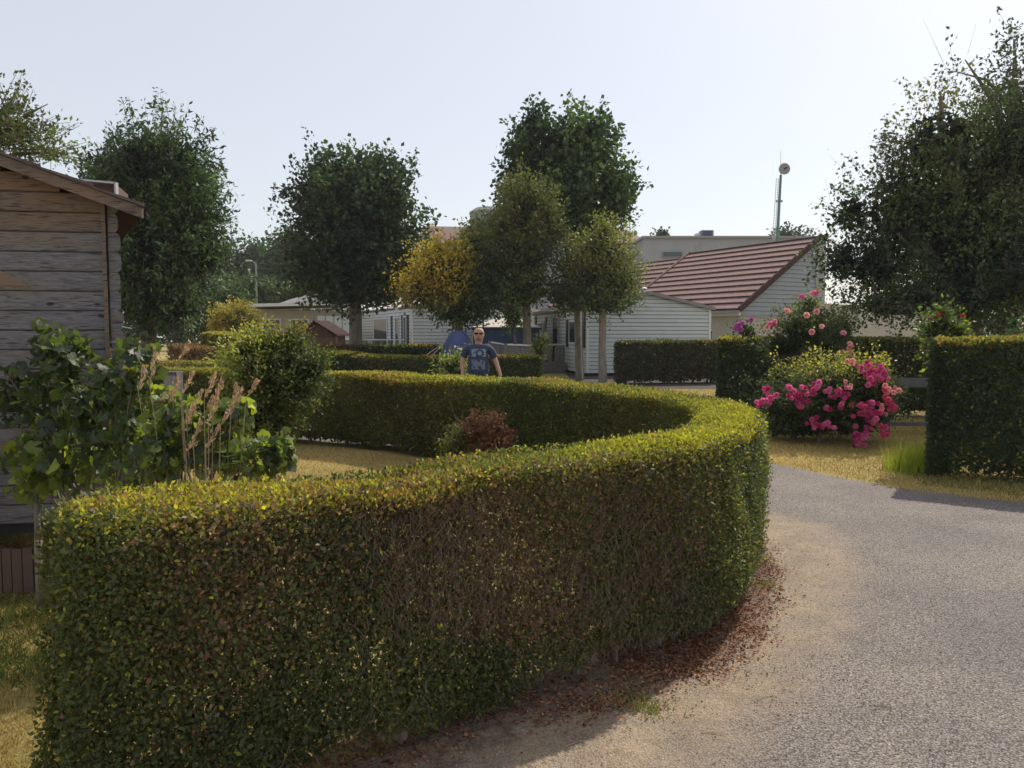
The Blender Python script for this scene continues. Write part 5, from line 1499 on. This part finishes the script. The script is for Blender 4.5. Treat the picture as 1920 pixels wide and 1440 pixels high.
def broad_plant(name, label, cat, base, blobs, n_single, n_stuff, size, stems=10, lightness=0.0):
    root = thing(name, label, cat, (base[0], base[1], 0))
    n = n_single + n_stuff
    C = np.array([b[0] for b in blobs]); R = np.array([b[1] for b in blobs])
    w = R[:, 0] * R[:, 2]
    i = RNG.choice(len(C), n, p=w / w.sum())
    d = rand_dir(n)
    P = C[i] + d * R[i] * (RNG.uniform(.15, 1, n) ** .5)[:, None]
    P[:, 2] = np.maximum(P[:, 2], .1)
    A = unit(d * .5 + np.array([.1, -.2, -.45]) + rand_dir(n) * .7)
    N = unit(np.array([.2, -.25, .45]) + rand_dir(n) * .9)
    tone = np.clip(.35 + lightness + .4 * noise(P, 2.5, 81) + RNG.normal(0, .25, n), 0, 1)
    g = mixc((.042, .062, .036), (.24, .29, .06), tone ** 2.0)
    L_ = size * RNG.uniform(.55, 1.25, n)
    order = np.argsort(P[:, 1] - .3 * P[:, 2])
    one = np.zeros(n, bool); one[order[:n_single]] = True
    leaf_parts(root, P[one], A[one], N[one], L_[one], g[one], VINE)
    Vs, Ts, Cs, b = [], [], [], 0
    for k in np.where(~one)[0]:
        j = int(RNG.integers(0, 6)) if RNG.uniform() < .8 else 2
        a = unit(A[k]); bb = unit(np.cross(N[k], a)); nn = np.cross(a, bb)
        V = P[k] + (VINE_V[j][:, :1] * a + VINE_V[j][:, 1:2] * bb + VINE_V[j][:, 2:] * nn) * L_[k]
        Vs.append(V); Ts.append(VINE_F[j] + b); Cs.append(np.tile(g[k], (len(V), 1))); b += len(V)
    if Vs:
        np_mesh('foliage', np.concatenate(Vs), np.concatenate(Ts), M_GLOSSLEAF, root, np.concatenate(Cs), world=True, kind='stuff')
    mb = MB()
    b3 = np.array([base[0], base[1], 0])
    for _ in range(stems):
        k = RNG.integers(0, n)
        s = b3 + np.array([random.uniform(-.15, .15), random.uniform(-.1, .1), 0])
        m_ = (s + P[k]) / 2 + np.array([random.uniform(-.08, .08), 0, .1])
        mb.tube([s, m_, P[k]], [.012, .008, .003], 5)
    mb.build('stems', M_BARK, root, world=True)
    # leaf stalks
    sel = RNG.choice(n, min(n, 300), replace=False)
    sticks('stalks', P[sel], P[sel] + unit(C[i][sel] - P[sel] + np.array([0, 0, -.2])) * .10, .0018, M_TWIG, root, kind='stuff')
    return root
vine = broad_plant('grape_vine', 'large leaved climbing vine growing against the log shed', 'vine', (-2.45, 4.45),
            [ell(95, 760, 4.45, 55, 120), ell(160, 720, 4.35, 62, 85), ell(120, 660, 4.4, 45, 42), ell(215, 780, 4.3, 65, 80), ell(130, 850, 4.3, 75, 75), ell(235, 860, 4.2, 80, 60), ell(250, 690, 4.3, 45, 50), ell(30, 740, 4.6, 45, 60), ell(90, 625, 4.5, 22, 22), ell(265, 650, 4.3, 22, 24), ell(60, 880, 4.4, 60, 60)],
            300, 760, .064, stems=22, lightness=.08)
broad_plant('currant_bush', 'lighter green lobed leaf bush behind the left end of the curved hedge', 'bush', (-1.75, 4.1),
            [ell(330, 790, 4.1, 55, 60), ell(400, 830, 4.1, 75, 60), ell(480, 860, 4.0, 60, 45), ell(300, 860, 4.0, 60, 50), ell(525, 850, 4.0, 32, 32), ell(440, 770, 4.1, 40, 32), ell(540, 820, 4.05, 18, 14), ell(285, 740, 4.2, 30, 30)],
            300, 620, .05, stems=18, lightness=.32)
# vine trunk at the shed foot
MB().tube([tuple(at(72, 1008, 4.35)), tuple(at(70, 985, 4.35)), tuple(at(70, 950, 4.37)), tuple(at(68, 925, 4.4)), tuple(at(72, 890, 4.42))], [.022, .016, .015, .014, .012], 8).build('trunk', M_BARK, vine, world=True, smooth=True)
MB().tube([(at(72, 1008, 4.35)[0], 4.35, -.02), tuple(at(72, 1008, 4.35))], [.026, .022], 8).build('root_flare', M_TWIG, vine, world=True, smooth=True)

# tall dry grass with seed heads
dg = thing('dry_grass_clump', 'tall dry tan grass with feathery seed heads in front of the leafy shrub', 'grass', (*at(380, 900, 4.3)[:2], 0))
heads = [(285, 655, 66), (343, 648, 28), (262, 690, 45), (330, 705, 40), (350, 700, 38), (392, 702, 44), (410, 715, 40), (438, 722, 42), (445, 730, 38), (365, 735, 35), (318, 735, 30), (385, 745, 40), (402, 740, 46), (425, 760, 38),
         (345, 765, 36), (372, 790, 36), (395, 800, 40), (352, 820, 30), (360, 760, 36), (430, 780, 34), (300, 740, 30), (470, 715, 30)]
mb = MB(); HP, HA, HT = [], [], []
for (x, y, ln) in heads:
    d_ = random.uniform(3.75, 4.1)
    tip = at(x + random.uniform(2, 14), y, d_); bot = at(x - random.uniform(2, 12), y + ln * 1.0, d_)
    base = at(360 + (x - 360) * .45, 930, d_); base[2] = 0
    mb.tube([base, (base + bot) / 2 + np.array([.01, 0, .03]), bot, tip], [.0028, .0024, .0018, .001], 4)
    n = 70
    t = RNG.uniform(0, 1, n)
    P = bot + (tip - bot) * t[:, None] + np.array([.012, 0, .010]) * (np.sin(np.pi * t) * 1.0)[:, None] + RNG.normal(size=(n, 3)) * .0055 * np.sin(np.pi * np.clip(t, .08, .95))[:, None] * 1.3
    HP.append(P); HA.append(np.tile(unit(tip - bot), (n, 1)) + rand_dir(n) * .45)
mb.build('stalks', plain('straw', (.36, .27, .17), .8, .2, 20), dg, world=True)
P = np.concatenate(HP); A = np.concatenate(HA); n = len(P)
V, T, Tt = leaf_arrays(P, A, rand_dir(n), .024, .007, jitter(np.tile(np.array((.58, .43, .28)), (n, 1))))
np_mesh('seed_heads', V, T, M_LITTER, dg, Tt, world=True, kind='stuff')
n = 260
B0 = np.column_stack([RNG.normal(at(375, 900, 4.2)[0], .16, n), RNG.normal(3.95, .12, n), np.zeros(n)])
A = unit(np.array([.1, 0, 1.]) + RNG.normal(size=(n, 3)) * .16)
V, T, Tt = leaf_arrays(B0, A, rand_dir(n), RNG.uniform(.5, 1.05, n), .008, jitter(np.tile(np.array((.34, .26, .14)), (n, 1))))
np_mesh('blades', V, T, M_GRASS, dg, Tt, world=True, kind='stuff')

# ------------------------------------------------------------------ ground cover
def rect(x0, x1, y0, y1, poly=None, avoid=None):
    def f(n):
        P = np.column_stack([RNG.uniform(x0, x1, n), RNG.uniform(y0, y1, n)])
        if poly is not None: P = P[in_poly(P, poly)]
        P = P[~in_poly(P + RNG.normal(size=P.shape) * .05, ROAD)]
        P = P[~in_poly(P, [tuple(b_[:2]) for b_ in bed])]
        return P
    return f
DRY = ((.34, .27, .09), (.60, .44, .18), (.20, .20, .06))
grass('lawn_grass', 42000, rect(-3.4, -1.5, 2.2, 5.0), .038, .0035, DRY, 'dry mown grass at the lower left beside the hedge end')
grass('lawn_grass', 60000, rect(-4.0, 1.6, 4.2, 11.5, [(-3.9, 4.2), (-1, 4), (.6, 4.9), (1.2, 6), (.4, 8), (-2.2, 10.6), (-4, 11.4)]), .035, .006, DRY, 'dry yellow grass inside the curve of the hedge')
grass('lawn_grass', 60000, rect(2.4, 7.5, 6.8, 14.5), .04, .007, DRY, 'dry yellow lawn under the big pink rose bush')
grass('lawn_grass', 30000, rect(-2, 7.5, 14.0, 28.0), .045, .014, DRY, 'strip of dry lawn beyond the curved hedge')
GRN = ((.06, .09, .025), (.12, .14, .04))
grass('lawn_grass', 16000, rect(4.2, 7.5, 5.8, 8.6, [(4.5, 8.6), (4.35, 8.0), (5.2, 7.3), (7.5, 5.9), (7.5, 7.2), (5.6, 8.2)]), .06, .007, ((.09, .12, .035), (.16, .18, .05), (.3, .25, .1)), 'greener unmown grass, darkened as if in shade, along the foot of the tall hedge')  # weedy green blades, their dark tint painting in the hedge's shade
grass('lawn_grass', 2600, rect(-3.2, -1.95, 3.35, 4.6), .075, .006, GRN, 'greener grass tufts by the timber edging', lean=.6)
def spots(centres, r):
    def f(n):
        c = np.array(centres)[RNG.integers(0, len(centres), n)]
        return c + RNG.normal(size=(n, 2)) * r
    return f
lg = at_z(1728, 888)[:2]
grass('lime_grass_clump', 900, spots([lg + (0, .25), lg + (.18, .15), lg + (-.12, .1), lg + (.3, .3)], .10), .33, .011, ((.30, .36, .04), (.55, .60, .08)), 'bright lime green grass clump at the foot of the tall hedge', lean=.35)
grass('weeds', 420, spots([at_z(1190, 1322)[:2], at_z(1165, 1310)[:2], at_z(1215, 1330)[:2], at_z(1425, 1052)[:2], at_z(1435, 1100)[:2]], .045), .05, .006, ((.10, .12, .03), (.28, .27, .08)), 'small weeds growing in the sand beside the hedge foot', lean=.9, z0=.004)
grass('weeds', 500, spots([at_z(60 , 1255)[:2], at_z(30, 1240)[:2], at_z(45, 1160)[:2]], .12), .09, .008, ((.10, .14, .03), (.2, .24, .06)), 'broad leaved weeds in the grass at the lower left corner', lean=.8)

# leaf litter
def litter(n, band, name, label, tints, size, prob):
    near = OUTS[: int(len(OUTS) * .60)]
    tn_ = unit(np.gradient(near, axis=0)); nr = np.stack([tn_[:, 1], -tn_[:, 0]], 1)
    i = RNG.integers(0, len(near), n)
    off = RNG.uniform(band[0], band[1], n)
    P = near[i] + nr[i] * off[:, None] + RNG.normal(size=(n, 2)) * .02
    P3 = np.column_stack([P, np.full(n, .006)])
    keep = RNG.uniform(size=n) < prob(i / len(near), off, P3)
    P3 = P3[keep]; n = len(P3)
    P3[:, 2] += RNG.uniform(0, .008, n)
    A = unit(RNG.normal(size=(n, 3)) * np.array([1, 1, .3])); N = unit(np.array([0, 0, 1.]) + rand_dir(n) * .6)
    g = jitter(mixc(tints[0], tints[1], RNG.uniform(0, 1, n)), .3)
    L_ = size * RNG.uniform(.5, 1.4, n)
    V, T, Tt = leaf_arrays(P3, A, N, L_, L_ * .55, g, fold=.4)
    V[:, 2] = np.maximum(V[:, 2], .0045)
    o = np_mesh(name, V, T, M_LITTER, None, Tt, kind='stuff')
    props(o, label, 'leaves')
litter(24000, (-.45, .36), 'fallen_leaves', 'dry reddish brown leaves fallen along the foot of the curved hedge', (np.array((.13, .05, .035)), np.array((.34, .17, .09))), .020,
       lambda u, o, p: (1 - sm(o, .0, .30)) * np.clip(.25 + .75 * noise(p, 3.2, 91), .03, 1) + .35 * (o < .02))
litter(9000, (-.1, 1.2), 'fallen_leaves', 'scattered tiny leaf bits on the sand and asphalt', (np.array((.08, .05, .035)), np.array((.3, .2, .12))), .011,
       lambda u, o, p: np.clip(.30 * (1 - o / 1.3) + .2 * noise(p, 4, 92), .02, 1))

cl_ = [at_z(x, y) for x, y in ((1250, 1262), (1290, 1240), (1330, 1215), (1350, 1180), (1375, 1160), (1420, 1150), (1430, 1065), (1450, 1075), (1400, 1185), (1310, 1265), (1210, 1290), (1160, 1318), (1100, 1330))]
n_ = 1500
P_ = np.array(cl_)[RNG.integers(0, len(cl_), n_)] + np.column_stack([RNG.normal(0, .075, n_), RNG.normal(0, .06, n_), RNG.uniform(.006, .02, n_)])
V_, T_, Tt_ = leaf_arrays(P_, unit(RNG.normal(size=(n_, 3)) * np.array([1, 1, .35])), unit(np.array([0, 0, 1.]) + rand_dir(n_) * .7), .019 * RNG.uniform(.5, 1.3, n_), .010, jitter(mixc((.16, .07, .04), (.40, .21, .11), RNG.uniform(0, 1, n_)), .3), fold=.4)
V_[:, 2] = np.maximum(V_[:, 2], .0045)
props(np_mesh('fallen_leaves', V_, T_, M_LITTER, None, Tt_, kind='stuff'), 'heaps of dry brown leaves in the sun on the sand', 'leaves')

# small stones and grit on the asphalt
def grit(n, x0, x1, y0, y1, r0, r1, label):
    P = np.column_stack([RNG.uniform(x0, x1, n), y0 + (y1 - y0) * RNG.uniform(0, 1, n) ** 1.6])
    P = P[in_poly(P, ROAD)]; n = len(P)
    r = RNG.uniform(r0, r1, n) * RNG.uniform(.5, 1, n)
    base = np.array([(1, 0, 0), (-.5, .87, 0), (-.5, -.87, 0), (.1, .1, .8)])
    a = RNG.uniform(0, 6.28, n)
    ca, sa = np.cos(a), np.sin(a)
    V = np.empty((n, 4, 3))
    for k in range(4):
        b = base[k] * (1 + RNG.normal(0, .2, (n, 1)))
        V[:, k, 0] = P[:, 0] + (b[:, 0] * ca - b[:, 1] * sa) * r
        V[:, k, 1] = P[:, 1] + (b[:, 0] * sa + b[:, 1] * ca) * r
        V[:, k, 2] = .0045 + np.abs(b[:, 2]) * r
    i = (np.arange(n) * 4)[:, None]
    T = np.concatenate([i + np.array(q) for q in ((0, 1, 3), (1, 2, 3), (2, 0, 3))])
    t = RNG.uniform(0, 1, n)
    g = mixc((.13, .12, .12), (.42, .38, .34), t)
    o = np_mesh('grit', V.reshape(-1, 3), T, M_LITTER, None, np.repeat(jitter(g, .2), 4, 0), kind='stuff')
    props(o, label, 'grit')
grit(52000, -.6, 4.2, 2.3, 7.0, .002, .0055, 'loose grit and small stone chips on the asphalt')
grit(1300, -.6, 4.2, 2.3, 7.0, .005, .011, 'larger pebbles strewn over the lane')
mb = thing('fallen_twigs', 'thin dry twigs lying on the lane near the sand', 'twigs', (*at_z(1640, 1330)[:2], 0))
for (x0, y0, x1, y1) in ((1630, 1322, 1676, 1326), (1634, 1329, 1672, 1330), (1412, 1374, 1455, 1364), (1315, 1373, 1360, 1378), (1420, 1312, 1450, 1304), (1060, 1400, 1110, 1385)):
    a, b = at_z(x0, y0, .008), at_z(x1, y1, .008)
    MB().tube([a, (a + b) / 2 + np.array([0, .006, .002]), b], [.0016, .002, .001], 5).build('twig', plain('dry_twig', (.33, .25, .17), .8, .2, 20) if 'dry_twig' not in bpy.data.materials else bpy.data.materials['dry_twig'], mb, world=True)

# pale stones at the foot of the hedge's far arm
for i in range(9):
    p = at_z(570 + i * 13 + random.uniform(-5, 5), 812 + i * 1.8 + random.uniform(-2, 2))
    s = thing('edging_stone', ['leftmost of the pale stones at the foot of the far hedge arm', 'second pale stone from the left at the foot of the far hedge arm', 'third pale stone from the left at the foot of the far hedge arm', 'fourth pale stone from the left at the foot of the far hedge arm', 'middle one of the nine pale stones at the far hedge arm', 'fourth pale stone from the right at the far hedge arm', 'third pale stone from the right at the far hedge arm', 'second pale stone from the right at the far hedge arm', 'rightmost of the pale stones at the far hedge arm'][i], 'stone', p, random.uniform(0, 3), 'pale stones at the foot of the hedge')
    r = random.uniform(.05, .10)
    mb2 = MB().ball((0, 0, r * .35), r, r * .7, r * .55, 8, 6)
    mb2.v = [tuple(np.array(v) * (1 + .12 * float(noise(np.array([v]) * 20 + i, 1, 95)[0]))) for v in mb2.v]
    mb2.build('stone', M_STONE, s)

# ------------------------------------------------------------------ the walking man
def skin_mesh(name, joints, edges, mat, parent, levels=2, root=0):
    me = bpy.data.meshes.new(name)
    me.from_pydata([j[:3] for j in joints], edges, [])
    o = bpy.data.objects.new(name, me)
    COL.objects.link(o)
    md = o.modifiers.new('skin', 'SKIN'); md.use_smooth_shade = True; md.branch_smoothing = .3
    lay = me.skin_vertices[0] if me.skin_vertices else None
    if lay is None:
        bpy.context.view_layer.objects.active = o
        bpy.context.view_layer.update()
        lay = me.skin_vertices[0]
    for i, j in enumerate(joints):
        r = j[3]
        lay.data[i].radius = r if isinstance(r, tuple) else (r, r)
        lay.data[i].use_root = (i == root)
    sb_ = o.modifiers.new('sub', 'SUBSURF'); sb_.levels = levels; sb_.render_levels = levels
    dg_ = bpy.context.evaluated_depsgraph_get(); dg_.update()
    m2 = bpy.data.meshes.new_from_object(o.evaluated_get(dg_))
    m2.name = name
    m2.materials.clear(); m2.materials.append(mat)
    m2.polygons.foreach_set('use_smooth', np.ones(len(m2.polygons), bool))
    bpy.data.objects.remove(o)
    return link_mesh(name, m2, parent)

mp_ = at(897, 700, 13.2)
man = thing('person', 'bald man in a dark blue printed t-shirt and sunglasses walking behind the hedge', 'person', (mp_[0], 13.2, 0))
M_SKIN = plain('skin', (.46, .26, .19), .55, .08, 12, spec=.35)
M_SHORTS = plain('shorts', (.03, .035, .05), .8, .15, 12)
M_SHOE = plain('shoe', (.08, .08, .09), .6, .1, 10)
M_STUB = plain('stubble', (.20, .12, .085), .8, .2, 40)
# pelvis first; x to the picture's right, -y towards the camera
J = [(0, 0, .90, .125), (0, .0, 1.05, .12), (0, -.01, 1.22, .13), (0, 0, 1.33, .085), (0, -.005, 1.445, .058), (.006, -.03, 1.49, .078), (.010, -.035, 1.555, .098), (.010, -.015, 1.63, .098),   # 0-7 spine and head
     (-.16, 0, 1.345, .055), (-.225, .01, 1.285, .052), (-.275, .02, 1.12, .048), (-.268, -.04, .92, .034), (-.262, -.055, .845, .030),    # 8-12 right arm
     (.16, 0, 1.345, .055), (.225, .01, 1.285, .052), (.295, .03, 1.12, .048), (.365, .0, .92, .034), (.385, -.02, .845, .030),          # 13-17 left arm
     (-.10, 0, .82, .105), (-.12, -.10, .48, .062), (-.12, -.06, .12, .042), (-.12, -.09, .05, .045), (-.125, -.24, .035, .034),       # 18-22
     (.10, 0, .82, .105), (.12, .06, .48, .062), (.12, .20, .14, .042), (.12, .17, .06, .045), (.125, .03, .03, .034), (.010, -.008, 1.695, .070)]                 # 23-28
Eg = [(0, 1), (1, 2), (2, 3), (3, 4), (4, 5), (5, 6), (6, 7), (3, 8), (8, 9), (9, 10), (10, 11), (11, 12), (3, 13), (13, 14), (14, 15), (15, 16), (16, 17),
      (0, 18), (18, 19), (19, 20), (20, 21), (21, 22), (0, 23), (23, 24), (24, 25), (25, 26), (26, 27), (7, 28)]
body = skin_mesh('body', J, Eg, M_SKIN, man)
# hands: palm and five unequal, slightly curled fingers
for (wx, wy, wz, sx) in ((-.262, -.055, .845, -1), (.385, -.02, .845, 1)):
    hj = [(wx, wy, wz, .026), (wx + .004 * sx, wy - .005, wz - .05, (.036, .018)), (wx + .006 * sx, wy - .008, wz - .085, (.036, .016))]
    he = [(0, 1), (1, 2)]
    for f_, (oy, ln) in enumerate(((-.030, .070), (-.010, .082), (.010, .076), (.029, .060))):
        k0 = len(hj)
        hj += [(wx + .006 * sx, wy - .008 + oy, wz - .10, .010), (wx, wy - .01 + oy, wz - .10 - ln * .5, .009), (wx - .014 * sx, wy - .012 + oy, wz - .10 - ln, .007)]
        he += [(2, k0), (k0, k0 + 1), (k0 + 1, k0 + 2)]
    k0 = len(hj)
    hj += [(wx - .004 * sx, wy - .042, wz - .055, .011), (wx - .012 * sx, wy - .055, wz - .095, .009)]
    he += [(1, k0), (k0, k0 + 1)]
    skin_mesh('hand', hj, he, M_SKIN, man, levels=1)
# face
MB().ball((.012, -.122, 1.565), .014, .022, .026, 8, 6).build('nose', M_SKIN, man, smooth=True)
MB().ball((.010, -.078, 1.502), .052, .040, .030, 12, 8).build('beard', M_STUB, man, smooth=True)
for s in (-1, 1):
    MB().ball((.010 + s * .086, -.02, 1.585), .012, .02, .032, 8, 6).build('ear', M_SKIN, man, smooth=True)
MB().box(-.012, .036, -.118, -.108, 1.524, 1.530).build('mouth', plain('lips', (.26, .10, .09), .5, .1, 10), man)
sgl = MB()
for s in (-1, 1):
    sgl.hexa([(.012 + s * .010, -.130, 1.578), (.012 + s * .068, -.112, 1.580), (.012 + s * .066, -.100, 1.580), (.012 + s * .010, -.118, 1.578)],
             [(.012 + s * .010, -.130, 1.612), (.012 + s * .072, -.110, 1.616), (.012 + s * .068, -.098, 1.616), (.012 + s * .010, -.118, 1.612)])
    sgl.beam((.012 + s * .072, -.105, 1.606), (.012 + s * .092, -.01, 1.600), .006, .010)
sgl.box(.0, .024, -.128, -.120, 1.598, 1.606)
sgl.build('sunglasses', plain('dark_lens', (.02, .014, .018), .15, .05, 10), man)
# clothes
SJ = [(0, 0, .84, (.205, .16)), (0, 0, 1.02, (.205, .165)), (0, -.01, 1.20, (.210, .165)), (0, 0, 1.335, (.170, .12)), (0, 0, 1.405, (.085, .08)),
      (-.15, 0, 1.36, .085), (-.225, .01, 1.30, .078), (-.262, .018, 1.16, .070), (.15, 0, 1.36, .085), (.225, .01, 1.30, .078), (.275, .028, 1.16, .070)]
SE = [(0, 1), (1, 2), (2, 3), (3, 4), (3, 5), (5, 6), (6, 7), (3, 8), (8, 9), (9, 10)]
def shirt_mat():
    m, nt, p = new_mat('printed_shirt')
    L = nt.links.new
    tc = nt.nodes.new('ShaderNodeTexCoord'); sx = nt.nodes.new('ShaderNodeSeparateXYZ'); L(tc.outputs['Object'], sx.inputs[0])
    def math_(op, a, b=None, c=None):
        n = nt.nodes.new('ShaderNodeMath'); n.operation = op
        for i, v in enumerate((a, b, c)):
            if v is None: continue
            if isinstance(v, (int, float)): n.inputs[i].default_value = v
            else: L(v, n.inputs[i])
        return n.outputs[0]
    X, Y, Z = sx.outputs[0], sx.outputs[1], sx.outputs[2]
    def band(v, a, b): return math_('MULTIPLY', math_('GREATER_THAN', v, a), math_('LESS_THAN', v, b))
    nz = nt.nodes.new('ShaderNodeTexNoise'); nz.inputs['Scale'].default_value = 26; nz.inputs['Detail'].default_value = 3; L(tc.outputs['Object'], nz.inputs['Vector'])
    front = math_('LESS_THAN', Y, -.04)
    upper = math_('MULTIPLY', band(X, -.115, .135), band(Z, 1.205, 1.335))
    upper = math_('MULTIPLY', upper, math_('GREATER_THAN', nz.outputs['Fac'], .43))
    def ring(cx, cz, r0, r1):
        dx = math_('SUBTRACT', X, cx); dz = math_('SUBTRACT', Z, cz)
        d = math_('SQRT', math_('ADD', math_('MULTIPLY', dx, dx), math_('MULTIPLY', dz, dz)))
        return math_('LESS_THAN', d, r1), math_('LESS_THAN', d, r0)
    big, small = ring(.03, 1.262, .036, .068)
    a = math_('MULTIPLY', upper, math_('SUBTRACT', 1.0, big)); a = math_('MAXIMUM', a, small)
    nz2 = nt.nodes.new('ShaderNodeTexNoise'); nz2.inputs['Scale'].default_value = 16; nz2.inputs['Detail'].default_value = 4; L(tc.outputs['Object'], nz2.inputs['Vector'])
    low = math_('MULTIPLY', math_('MULTIPLY', band(X, -.11, .12), band(Z, .99, 1.155)), math_('MULTIPLY', math_('GREATER_THAN', nz2.outputs['Fac'], .47), .65))
    fac = math_('MULTIPLY', math_('MAXIMUM', a, low), front)
    mx = nt.nodes.new('ShaderNodeMixRGB'); mx.inputs['Color1'].default_value = (.032, .045, .085, 1); mx.inputs['Color2'].default_value = (.19, .25, .30, 1)
    L(fac, mx.inputs['Fac']); L(mx.outputs[0], p.inputs['Base Color']); p.inputs['Roughness'].default_value = .85
    bp = nt.nodes.new('ShaderNodeBump'); bp.inputs['Strength'].default_value = .6; bp.inputs['Distance'].default_value = .02
    n3 = nt.nodes.new('ShaderNodeTexNoise'); n3.inputs['Scale'].default_value = 9; L(tc.outputs['Object'], n3.inputs['Vector']); L(n3.outputs['Fac'], bp.inputs['Height']); L(bp.outputs['Normal'], p.inputs['Normal'])
    return m
skin_mesh('t_shirt', SJ, SE, shirt_mat(), man)
skin_mesh('shorts', [(0, 0, .97, (.175, .145)), (0, 0, .85, (.175, .145)), (-.10, -.02, .76, .112), (-.118, -.085, .55, .098), (.10, .01, .76, .112), (.118, .045, .55, .098)], [(0, 1), (1, 2), (2, 3), (1, 4), (4, 5)], M_SHORTS, man)
for (fx, fy) in ((-.12, -.09), (.12, .17)):
    MB().ball((fx, fy - .07, .05), .05, .15, .05, 12, 8).build('shoe', M_SHOE, man, smooth=True)
